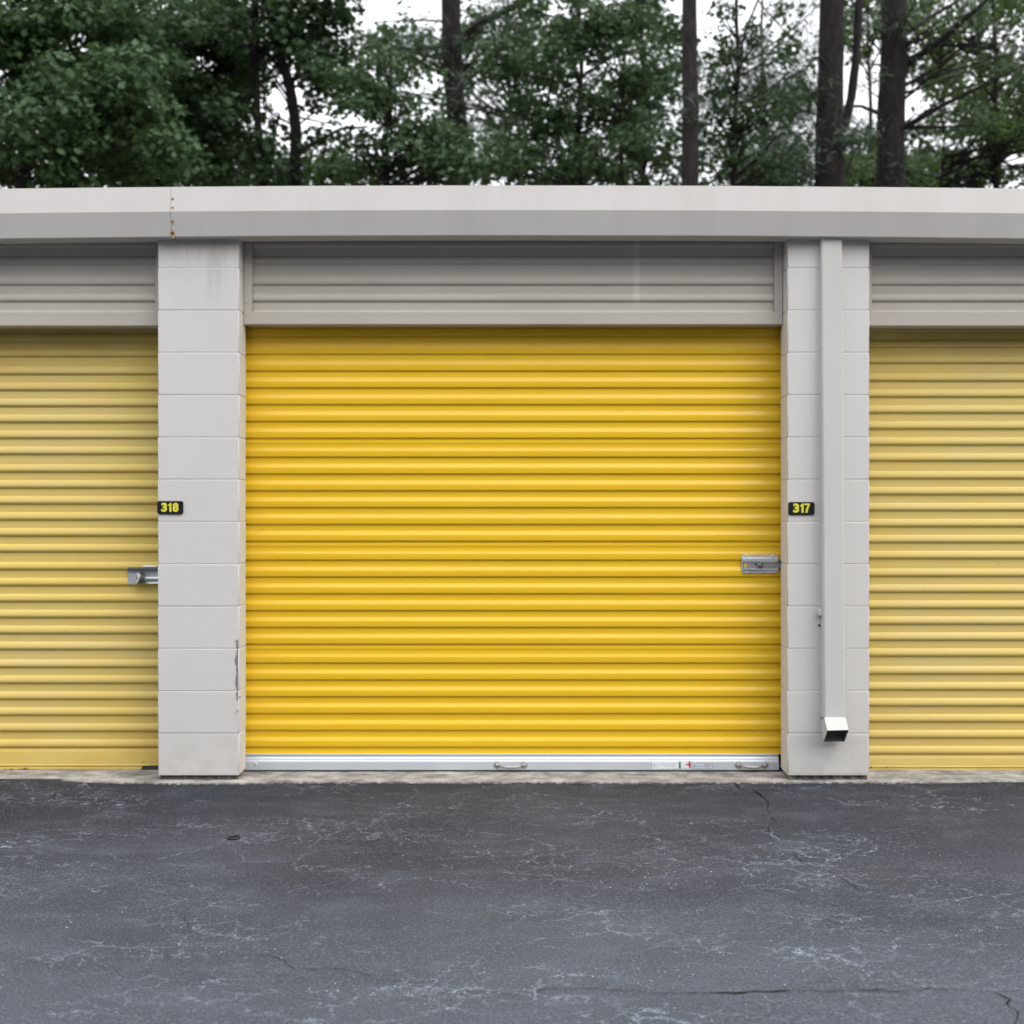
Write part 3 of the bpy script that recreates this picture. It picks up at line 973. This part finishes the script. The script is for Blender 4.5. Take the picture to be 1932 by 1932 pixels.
# ---- latch on the left door with a round lock hanging in it
yk = YO - 0.013
def K2(x, y): return (300 + x/14.86)/1.3054, (1350 + y/14.86)/1.3054
a, b = K2(215, 700), K2(1900, 1312)
mb = MB(); pbox(mb, a[0], a[1], b[0], b[1], yk-0.002, yk+0.002)
mb.build('slide_latch', M['steel'], doorL, smooth=35)
a, b = K2(230, 695), K2(1900, 838)
mb = MB()
mb.extrude_x([(yk-0.002, Z(a[1], yk)), (yk-0.004, Z(a[1], yk)), (yk-0.016, Z(a[1]+3.5, yk)), (yk-0.016, Z(b[1]-0.6, yk)), (yk-0.002, Z(b[1], yk))], X(a[0], yk), X(b[0], yk))
mb.build('latch_rail', M['dsteel'], doorL, smooth=35)
a, b = K2(900, 1225), K2(1900, 1312)
mb = MB()
mb.extrude_x([(yk-0.002, Z(a[1], yk)), (yk-0.012, Z(a[1]+.5, yk)), (yk-0.014, Z(b[1]-1.4, yk)), (yk-0.002, Z(b[1], yk))], X(a[0], yk), X(b[0], yk))
mb.build('latch_rail', M['steel'], doorL, smooth=35)
a, b = K2(700, 1050), K2(1900, 1180)
mb = MB(); mb.tube([(X(a[0], yk), yk-0.016, Z(1091, yk)), (X(b[0], yk), yk-0.016, Z(1091, yk))], 0.0078, 14)
mb.build('latch_bolt', M['steel'], doorL, smooth=50)
c = K2(1010, 668)
mb = MB(); mb.tube([(X(K2(740,0)[0], yk), yk-0.004, Z(c[1]+1.2, yk)), (X(K2(860,0)[0], yk), yk-0.006, Z(c[1]+.2, yk)), (X(K2(1300,0)[0], yk), yk-0.006, Z(c[1]+.4, yk))], [0.003, 0.0065, 0.0065], 10)
mb.build('latch_pin', M['steel'], doorL, smooth=50)
for x, y in ((300, 1025), (432, 1025)):
    px, py = K2(x, y)
    mb = MB(); mb.lathe((X(px, yk), yk-0.002, Z(py, yk)), (0,-1,0), [(0.0022, 0), (0.0022, 0.0006)], 8)
    mb.build('latch_hole', M['dark'], doorL)
c = K2(690, 1095)
lc = Vector((X(c[0], yk), yk - 0.012, Z(c[1], yk)))
lock = tag(empty('disc_lock', lc), 'round steel disc lock hanging in the latch of the left door', 'lock')
ax = Vector((-0.84, -0.53, 0.14))
mb = MB()
LC = Vector((0.010, -0.004, -0.001))
mb.lathe(LC, ax, [(0.0295,-0.004),(0.0320,-0.001),(0.0320,0.017),(0.0295,0.0205),(0.020,0.0220),(0.019,0.0214),(0.003,0.0214)], 30)
mb.build('lock_body', M['dsteel'], lock, smooth=35)
mb = MB()
mb.lathe(LC + ax.normalized()*0.0214, ax, [(0.0285,-0.001),(0.0270,0.0014),(0.0225,0.0026)], 30)
mb.build('lock_face', M['steel'], lock, smooth=35)
mb = MB()
mb.lathe(LC + ax.normalized()*0.0238, ax, [(0.009,0.000),(0.009,0.0020),(0.007,0.0028)], 16)
mb.build('keyway', M['dsteel'], lock, smooth=35)

# ---- downspout
ztop, zbot = Z(446.2, -0.034), Z(1354.5, -0.072)
xt0, xt1, yt0, yt1 = X(1549.2, -0.032), X(1589.0, -0.032), -0.034, 0.022
xb0, xb1, yb0, yb1 = X(1555.8, -0.074), X(1594.6, -0.074), -0.074, -0.003
mb = MB()
def ring_box(x0, x1, y0, y1, z, c=0.006):
    return [(x0+c,y0,z),(x1-c,y0,z),(x1,y0+c,z),(x1,y1-c,z),(x1-c,y1,z),(x0+c,y1,z),(x0,y1-c,z),(x0,y0+c,z)]
rr = ring_box(xt0, xt1, yt0, yt1, ztop) + ring_box(xb0, xb1, yb0, yb1, zbot)
mb.add(rr, [(i, (i+1)%8, 8+(i+1)%8, 8+i) for i in range(8)])
ds = mb.build('downspout', M['pipe'], B)
ds.modifiers.new('thickness', 'SOLIDIFY').thickness = 0.0012
tag(ds, 'square pale downspout on the pillar with number 317')
mb = MB()                                            # kicked-out elbow with an open mouth
A = [(xb0-0.0015, yb0-0.0015, zbot+0.004), (xb1+0.0015, yb0-0.0015, zbot+0.004), (xb1+0.0015, yb1+0.002, zbot-0.030), (xb0-0.0015, yb1+0.002, zbot-0.030)]
yfm, ybm = -0.138, -0.052
C = [(X(1561.2, yfm), yfm, Z(1378.2, yfm)), (X(1601.2, yfm), yfm, Z(1377.2, yfm)), (X(1593.4, ybm), ybm, Z(1399.2, ybm)), (X(1553.6, ybm), ybm, Z(1399.8, ybm))]
T = [(xb0-0.0015, yb0-0.0015, zbot+0.0041), (xb1+0.0015, yb0-0.0015, zbot+0.0041)]
mb.add(A + C, [(i, (i+1)%4, 4+(i+1)%4, 4+i) for i in range(4)])
el = mb.build('elbow', M['pipe'], ds)
so = el.modifiers.new('thickness', 'SOLIDIFY'); so.thickness = 0.0015
el.data.materials.append(M['inner_shade']); so.material_offset = 1  # shade inside the open mouth painted onto the inner shell
mb = MB()
pbox(mb, 1545.0, 1151.5, 1556, 1161.5, -0.040, 0.0, 0.001)
mb.build('strap', M['pipe'], ds)
mb = MB(); mb.lathe((X(1545.8), 0.001, Z(1180)), (0,-1,0), [(0.007,-0.001),(0.006,0.003),(0.003,0.005)], 10)
mb.build('anchor', M['dark'], ds)

# ------------------------------------------------------------------ number plates
def number_plate(text, px0, py0, px1, py1, spans, ty0, ty1, label, rot=0.0):
    y0 = -0.0062
    x0, x1, z0, z1 = X(px0, y0), X(px1, y0), Z(py1, y0), Z(py0, y0)
    w, h = x1-x0, z1-z0
    c, s = 0.0105, 6
    ring = []
    for cx, cz, a0 in ((w/2-c, h/2-c, 0), (-w/2+c, h/2-c, 90), (-w/2+c, -h/2+c, 180), (w/2-c, -h/2+c, 270)):
        for k in range(s+1):
            a = R(a0 + 90*k/s)
            ring.append((cx + c*math.cos(a), cz + c*math.sin(a)))
    n = len(ring)
    mb = MB()
    mb.add([(x, 0.0, z) for x, z in ring] + [(x, 0.0042, z) for x, z in ring], [(i, (i+1)%n, n+(i+1)%n, n+i) for i in range(n)] + [tuple(range(n)), tuple(range(2*n-1, n-1, -1))])
    plate = mb.build('number_plate', M['plate'])
    plate.location = ((x0+x1)/2, y0, (z0+z1)/2)
    plate.rotation_euler = (0, rot, 0)
    tag(plate, label, 'sign')
    oy = -0.0007
    ox, oz = (x0+x1)/2, (z0+z1)/2
    tz0, tz1 = Z(ty1, y0) - oz, Z(ty0, y0) - oz
    for ch, (ta, tb) in zip(text, spans):
        xa_, xb_ = X(ta, y0) - ox, X(tb, y0) - ox
        if ch in '17':
            u = {'1': [(0.38,0),(1,0),(1,1),(0.52,1),(0.40,0.88),(0.0,0.80),(0.0,0.64),(0.38,0.68)],
                 '7': [(0.14,0),(0.56,0),(0.66,0.32),(0.80,0.58),(1,0.83),(1,1),(0,1),(0,0.82),(0.60,0.82),(0.40,0.55),(0.24,0.28)]}[ch]
            tm = bpy.data.meshes.new('numeral')
            tm.from_pydata([(xa_ + p*(xb_-xa_), oy, tz0 + q*(tz1-tz0)) for p, q in u], [], [tuple(range(len(u)))])
        else:
            cu = bpy.data.curves.new('numeral', 'FONT')
            cu.body = ch; cu.offset = 0.050; cu.resolution_u = 6
            tmp = bpy.data.objects.new('numeral', cu)
            COL.objects.link(tmp)
            tm = bpy.data.meshes.new_from_object(tmp.evaluated_get(bpy.context.evaluated_depsgraph_get()))
            bpy.data.objects.remove(tmp)
            vsn = np.array([vx.co for vx in tm.vertices])
            lo, hi = vsn.min(0), vsn.max(0)
            for vx in tm.vertices:
                p, q = (vx.co.x - lo[0])/(hi[0]-lo[0]), (vx.co.y - lo[1])/(hi[1]-lo[1])
                vx.co = (xa_ + p*(xb_-xa_), oy, tz0 + q*(tz1-tz0))
        tm.materials.clear()
        tm.materials.append(M['digit'])
        link('numeral', tm, plate)
def S19(x, x0, s): return (x0 + x/19.32)/1.3054
number_plate('318', 296.6, 945.2, 345.5, 970.0, [(S19(a,370,0), S19(b,370,0)) for a, b in ((528,805),(848,1012),(1065,1352))], S19(355,1220,0), S19(785,1220,0), 'black number plate with yellow 318 on the wide left pillar', R(0.3))
number_plate('317', 1487.4, 947.2, 1537.0, 971.4, [(S19(a,1930,0), S19(b,1930,0)) for a, b in ((452,738),(780,955),(988,1252))], S19(385,1220,0), S19(825,1220,0), 'black number plate with yellow 317 beside the downspout', R(0.0))

# ------------------------------------------------------------------ rubber ring on the asphalt
gx, gy = ground_at(440.5, 1581.5)
mb = MB()
vv, ff = [], []
n, m = 22, 8
for i in range(n):
    a = 2*math.pi*i/n
    for j in range(m):
        b = 2*math.pi*j/m
        r = 0.0215 + 0.0045*math.cos(b)
        vv.append((r*math.cos(a)*1.08, r*math.sin(a), 0.004 + 0.0042*math.sin(b) + (0.003 if math.cos(a-0.8) > 0.8 else 0)))
for i in range(n):
    for j in range(m):
        ff.append((i*m+j, ((i+1)%n)*m+j, ((i+1)%n)*m+(j+1)%m, i*m+(j+1)%m))
mb.add(vv, ff)
ringo = mb.build('rubber_ring', M['black'], None, smooth=60)
ringo.location = (gx, gy, asphalt_z(gx, gy))
tag(ringo, 'small black rubber ring lying on the asphalt', 'ring')

# ------------------------------------------------------------------ trees behind the building
def TP(px, py, y):                                   # a point at depth y behind the wall
    return Vector((X(px, y), y, Z(py, y)))

def leaf_mesh(name, centres, radii, counts, size, mat, kind='leaf', seed=0):
    g = np.random.default_rng(seed)
    P_, N_, S_ = [], [], []
    for c, r, n in zip(centres, radii, counts):
        d = g.normal(size=(n, 3)); d /= np.linalg.norm(d, axis=1)[:, None]
        rad = g.random(n)**(0.45)
        p = d*rad[:, None]*np.array(r)[None, :]
        P_.append(p + np.array(c)[None, :])
        nn = d*0.55 + g.normal(size=(n, 3))*0.55 + np.array([0, -0.15, 0.85])
        N_.append(nn)
        S_.append(size*g.uniform(0.45, 1.55, n))
    p = np.concatenate(P_); nrm = np.concatenate(N_); s = np.concatenate(S_)
    nrm /= np.linalg.norm(nrm, axis=1)[:, None]
    t = g.normal(size=p.shape)
    if kind == 'leaf': t[:, 2] -= 0.5
    t -= nrm*(t*nrm).sum(1)[:, None]
    t /= np.linalg.norm(t, axis=1)[:, None] + 1e-9
    b = np.cross(nrm, t)
    n = len(p)
    if kind == 'leaf':
        wv = 0.42
        fold = 0.10
        v = np.stack([p - t*s[:,None]*0.5, p + b*s[:,None]*wv - nrm*s[:,None]*fold, p + t*s[:,None]*0.55, p - b*s[:,None]*wv - nrm*s[:,None]*fold], 1)
    else:
        wv = 0.045
        v = np.stack([p - t*s[:,None]*0.5, p + b*s[:,None]*wv, p + t*s[:,None]*0.55, p - b*s[:,None]*wv], 1)
    v = v.reshape(-1, 3)
    me = bpy.data.meshes.new(name)
    me.vertices.add(4*n); me.loops.add(4*n); me.polygons.add(n)
    me.vertices.foreach_set('co', v.astype(np.float32).ravel())
    me.loops.foreach_set('vertex_index', np.arange(4*n, dtype=np.int32))
    me.polygons.foreach_set('loop_start', np.arange(0, 4*n, 4, dtype=np.int32))
    me.polygons.foreach_set('loop_total', np.full(n, 4, dtype=np.int32))
    me.materials.append(mat)
    me.update(calc_edges=True)
    return me

NT_ = [0]
def tree(name, label, cat, y, trunks, crowns, leafmat, bark='bark', leaf=0.13, kind='leaf', limbs=(), dspread=1.2, clump=(0.34, 0.62), per=90, group='trees behind the storage building'):
    """trunks/limbs: ([(px,py)...], w0, w1 in px); crowns: (cx, cy, rx, ry, clumps) ellipses, in picture units at depth y"""
    NT_[0] += 1
    rnd = random.Random(100 + NT_[0])
    base = TP(trunks[0][0][0][0], 966, y)
    root = tag(empty(name, (base.x, y, -0.05)), label, cat, group)
    off = Vector((base.x, y, -0.05))
    k = (CAM_D + y)/F
    mb = MB()
    tips = []
    def limb(pts, w0, w1, jit=0.05, dy=0.0, sides=10):
        pp = [TP(a, b, y) for a, b in pts]
        path, rad = [], []
        L = len(pp)
        for i in range(L-1):
            m = 5
            for j in range(m + (1 if i == L-2 else 0)):
                t = j/m
                q = pp[i].lerp(pp[i+1], t)
                gt = (i + t)/(L-1)
                q += Vector((rnd.gauss(0, jit*k*8), dy*gt + rnd.gauss(0, jit*k*8), 0)) * (0 if (i == 0 and j == 0) else 1)
                path.append(q - off)
                rad.append((w0*(1-gt) + w1*gt)*0.5*k*rnd.uniform(0.95, 1.05))
        mb.tube(path, rad, sides)
        return path
    for pts, w0, w1 in trunks:
        x0, y0 = pts[0]
        if (x0, y0) == pts[0] and y0 > 340:           # carry the trunk down to the ground
            zg = 966 + CAM_Z/k
            pts = [(x0 + (pts[0][0]-pts[1][0])*0.3, zg), (x0 + (pts[0][0]-pts[1][0])*0.1, (zg + y0)/2)] + list(pts)
            w0 *= 1.25
        limb(pts, w0, w1, 0.04)
    lp = []
    for l in limbs:
        pts, w0, w1 = l[:3]
        dy = l[3] if len(l) > 3 else rnd.uniform(-0.8, 0.8)
        lp.append(limb(pts, w0, w1, 0.10, dy, 7))
    cs, rs, ns = [], [], []
    for (cx, cy, rx, ry, n) in crowns:
        for i in range(n):
            a, r = rnd.uniform(0, 2*math.pi), math.sqrt(rnd.random())
            q = TP(cx + math.cos(a)*rx*r, cy + math.sin(a)*ry*r, y) - off
            q.y += rnd.gauss(0, dspread*0.55)
            rr = rnd.uniform(*clump)
            cs.append(q); rs.append((rr*rnd.uniform(.9,1.3), rr, rr*rnd.uniform(.5,.8))); ns.append(int(per*rnd.uniform(.7,1.3)*(rr/0.48)**2))
            if i % 2 == 0:                            # a twig that carries the clump
                tr_ = trunks[rnd.randrange(len(trunks))][0]
                ax_ = min(tr_, key=lambda t: abs(t[1] - cy - ry*0.4))
                s = TP(ax_[0], cy + ry*0.5 + rnd.uniform(10, 60), y) - off
                mid = s.lerp(q, 0.55) + Vector((0, 0, rnd.uniform(-.15, .25)))
                mb.tube([s, mid, q], [rnd.uniform(1.5, 3.2)*k, 1.6*k, 0.6*k], 5, caps=False)
    mb.build('trunk', M[bark], root, smooth=60)
    me = leaf_mesh('crown', cs, rs, ns, leaf, M[leafmat], kind, NT_[0])
    link('crown', me, root)
    return root

# left: dense broadleaf
tree('maple_tree', 'pale leafed maple filling the left edge of the picture above the roof', 'tree', 13.0,
     [([(40,352),(52,200),(30,80),(20,-120)], 26, 14), ],
     [(90,265,150,100,46),(250,215,95,75,22),(300,300,70,60,8),(40,120,120,60,24),(150,60,150,70,30),(60,-30,150,60,16),(230,-10,120,60,12),(-120,180,110,200,36)],
     'leaf1', 'bark2', 0.105, limbs=[([(48,220),(90,160),(140,190),(200,230)], 9, 3), ([(40,140),(110,60),(190,20)], 9, 3)], dspread=1.3, per=190, clump=(0.28, 0.52))
tree('maple_tree', 'dark leafy tree between the pale maple and the forked tree', 'tree', 16.5,
     [([(353,352),(350,240),(356,100),(350,-120)], 13, 8), ([(250,352),(262,200),(240,60),(250,-100)], 16, 9)],
     [(330,120,130,110,46),(300,-10,150,80,26),(390,230,85,75,26),(250,300,90,60,18),(360,320,50,25,4),(180,160,120,120,26),(430,60,45,80,12),(415,160,45,60,8)],
     'leaf2', 'bark2', 0.105, dspread=1.5, per=165)
tree('forked_tree', 'twin stemmed tree with a bright sky gap between its trunks', 'tree', 15.0,
     [([(498,352),(486,220),(478,90),(486,-80)], 15, 10), ([(558,352),(558,240),(548,170),(527,95),(508,0),(500,-80)], 21, 14)],
     [(500,50,80,60,26),(590,40,65,75,28),(610,115,55,50,16),(555,-40,130,60,26),(462,150,40,60,8),(520,335,50,14,3),(452,270,25,40,4),(528,270,28,60,4),(612,300,45,35,4),(600,185,40,40,4)],
     'leaf2', 'bark', 0.105, limbs=[([(562,285),(600,262),(640,235),(690,228)], 9, 4), ([(560,215),(575,180),(582,150)], 4, 2), ([(500,300),(522,315),(540,348)], 6, 6), ([(552,190),(535,160),(525,150)], 3, 1.5)], dspread=1.0, per=105, clump=(0.25, 0.48))
# middle
tree('oak_tree', 'rounded green tree low between the forked tree and first tall pine', 'tree', 14.0,
     [([(732,352),(728,260),(740,160),(735,90)], 9, 4)],
     [(740,270,85,55,30),(690,190,45,40,9),(770,190,80,45,18),(830,270,75,60,20),(700,320,70,25,9),(850,325,80,22,9),(730,110,70,35,6),(665,140,25,45,5),(910,300,50,40,7)],
     'leaf3', 'bark', 0.095, dspread=1.0, per=90, clump=(0.24, 0.46), limbs=[([(735,200),(700,150),(660,110)], 4, 1.5), ([(735,180),(780,120),(830,90)], 4, 1.5)])
tree('pine_tree', 'tall dark pine whose trunk sinks into the oak left of centre', 'tree', 17.5,
     [([(862,352),(864,250),(852,100),(850,-160)], 38, 36)],
     [(900,80,60,40,8),(800,110,60,40,6),(960,30,70,25,8),(900,200,60,40,10),(770,60,70,20,4)],
     'needle', 'bark', 0.19, 'needle', clump=(0.25, 0.45), limbs=[([(868,72),(920,45),(1000,14),(1080,-20)], 15, 8, -0.6), ([(852,42),(790,32),(700,30)], 5, 2, 0.3), ([(856,150),(905,110),(950,90)], 6, 2)], dspread=0.9, per=170)
tree('oak_tree', 'speckled leafy tree in the middle between the two tall pines', 'tree', 16.0,
     [([(1092,352),(1090,250),(1098,120),(1085,-80)], 11, 7), ([(1176,352),(1170,230),(1178,120)], 7, 4)],
     [(1010,150,90,80,14),(1010,280,100,60,15),(1120,90,90,75,16),(1120,240,90,70,12),(1210,150,70,90,12),(1230,290,60,50,6),(1080,0,140,50,14),(1180,330,130,22,6),(960,330,90,22,7),(1240,60,50,60,5)],
     'leaf3', 'bark', 0.088, dspread=1.3, per=190, clump=(0.26, 0.54))
tree('pine_tree', 'straight bare pine trunk right of centre above the bright door', 'tree', 13.5,
     [([(1302,352),(1303,200),(1301,90),(1300,-200)], 31, 26)],
     [(1270,230,40,30,4),(1330,-60,90,40,8),(1285,300,40,30,3)],
     'needle', 'bark2', 0.18, 'needle', dspread=0.7, per=90, clump=(0.22, 0.4))
tree('slender_tree', 'slender sparse tree with open sky above between bare pine and forked pine', 'tree', 15.5,
     [([(1382,352),(1386,240),(1392,120),(1388,-60)], 10, 6)],
     [(1400,250,75,50,18),(1350,120,40,60,7),(1395,90,50,50,7),(1480,200,55,60,9),(1450,310,85,35,14),(1350,310,40,40,6),(1500,270,45,45,8),(1350,210,40,40,5),(1340,20,30,40,3),(1450,110,60,40,5),(1500,60,40,50,4),(1420,20,60,40,4)],
     'leaf2', 'bark', 0.09, clump=(0.22, 0.42), limbs=[([(1388,150),(1402,70),(1432,-10)], 6, 4), ([(1430,0),(1475,55),(1520,100),(1545,120)], 3, 2), ([(1388,200),(1430,190),(1480,160)], 4, 2)], dspread=1.0, per=90)
tree('pine_tree', 'thick dark pine with a leaning fork on its right side', 'tree', 12.5,
     [([(1566,352),(1565,240),(1568,100),(1570,-200)], 52, 42), ([(1592,245),(1606,185),(1616,100),(1624,-60)], 17, 15)],
     [(1580,255,45,35,7),(1500,180,40,30,5),(1540,300,50,40,5),(1620,280,40,35,5),(1490,290,60,45,8)],
     'needle', 'bark', 0.18, 'needle', clump=(0.22, 0.42), limbs=[([(1560,118),(1535,116),(1505,150),(1470,170)], 7, 3, -0.5), ([(1558,160),(1540,130)], 4, 3)], dspread=0.8, per=130)
tree('pine_tree', 'second thick pine with long rising branches reaching right', 'tree', 14.5,
     [([(1680,352),(1681,220),(1686,80),(1690,-200)], 48, 46)],
     [(1760,130,60,30,5),(1830,60,70,30,7),(1810,210,60,30,6),(1700,60,60,60,10),(1650,60,40,70,9),(1890,110,50,40,5),(1680,330,40,20,3),(1650,150,40,30,4)],
     'needle', 'bark', 0.18, 'needle', clump=(0.22, 0.42), limbs=[([(1700,128),(1760,90),(1820,40),(1880,-10)], 15, 8, -0.7), ([(1700,245),(1770,205),(1850,170),(1930,132)], 11, 5, -0.5), ([(1702,240),(1780,232),(1860,222)], 7, 3, 0.4), ([(1700,160),(1760,140),(1850,105),(1940,75)], 7, 4, 0.6), ([(1660,215),(1630,195),(1600,190)], 9, 4, 0.3), ([(1700,70),(1760,25),(1830,-20)], 11, 6, 0.4), ([(1702,190),(1740,160),(1790,140)], 6, 3)], dspread=1.0, per=110)
tree('oak_tree', 'light green leafy tree at the right edge under the pine branches', 'tree', 17.0,
     [([(1880,352),(1872,250),(1880,140),(1870,-60)], 12, 7), ([(1775,352),(1782,260),(1770,180)], 6, 3)],
     [(1880,270,80,60,20),(1790,190,60,40,8),(1880,150,80,50,12),(1780,300,60,40,8),(1900,40,70,50,10),(1790,90,60,40,7),(1920,330,60,25,8),(1740,40,70,50,9),(1650,40,60,60,7),(2040,180,110,200,40),(1640,300,50,40,6)],
     'leaf4', 'bark', 0.09, dspread=1.2, per=95, clump=(0.24, 0.46))
# a second rank of trees that fills the gaps between the trunks
for px, y, lab, m_, cr_ in (
    (960, 24.0, 'hazy tree far back behind the tall dark pine and the middle oak', 'leaf3', [(960,130,120,90,26),(900,250,110,80,22),(1010,270,90,70,16),(980,20,110,40,9),(800,150,70,60,11),(700,160,60,60,8),(720,80,60,30,4)]),
    (1215, 25.0, 'hazy tree far back between the middle oak and the bare pine', 'leaf2', [(1215,110,100,100,26),(1180,250,110,80,20),(1260,270,80,70,14),(1120,40,100,60,12),(1250,0,60,50,8)]),
    (1440, 24.5, 'hazy tree far back behind the slender tree', 'needle', [(1400,200,80,70,26),(1480,250,80,70,30),(1440,320,110,30,18),(1350,150,40,70,10),(1510,160,50,60,10),(1440,120,80,50,10),(1500,40,40,50,5)]),
    (1640, 26.0, 'hazy tree far back between the two thick pines', 'leaf2', [(1640,300,80,55,24),(1640,50,70,70,16),(1730,330,60,25,8)]),
    (1850, 25.0, 'hazy tree far back behind the rising pine branches', 'leaf3', [(1790,140,80,70,14),(1880,90,80,80,16),(1800,280,90,60,16),(1890,240,70,70,15),(1830,20,100,40,11),(1740,60,50,60,8),(2010,180,80,180,50)])):
    tree('background_tree', lab, 'tree', y, [([(px,352),(px+3,200),(px-4,60),(px,-40)], 9, 4)], cr_, m_, 'bark', 0.19 if m_ == 'needle' else 0.12, 'needle' if m_ == 'needle' else 'leaf', dspread=1.6, per=190 if m_ == 'needle' else 105, clump=(0.28, 0.62))
# low growth further back, showing just over the roof
for i, (px, lab) in enumerate(((470, 'small shrubby tree low behind the forked tree'), (640, 'small round tree low behind the oak left of centre'), (1060, 'small dark tree low behind the speckled tree in the middle'),
                               (1420, 'small dark tree low behind the slender sparse tree'), (1660, 'small shrubby tree low behind the two thick pines'), (1790, 'small shrubby tree low by the right edge'))):
    tree('understory_tree', lab, 'tree', 20.0 + (i % 3)*1.5, [([(px,352),(px+4,320),(px,290)], 6, 3)],
         [(px-40,340,60,25,7),(px+40,338,60,28,7),(px,318,55,28,6)], ('leaf3','leaf4','leaf2')[i % 3], 'bark', 0.12, dspread=1.0, per=80)

# unseen foliage mass added behind the camera to block low light
wc = [Vector((rng.uniform(-34, 34), rng.uniform(-25, -20), rng.uniform(0.3, 10.5))) for _ in range(560)]
me = leaf_mesh('light_block_wood', wc, [(1.5, 1.3, 1.2)]*len(wc), [120]*len(wc), 0.6, M['leaf3'], 'leaf', 99)
tag(link('light_block_wood', me), kind='stuff')
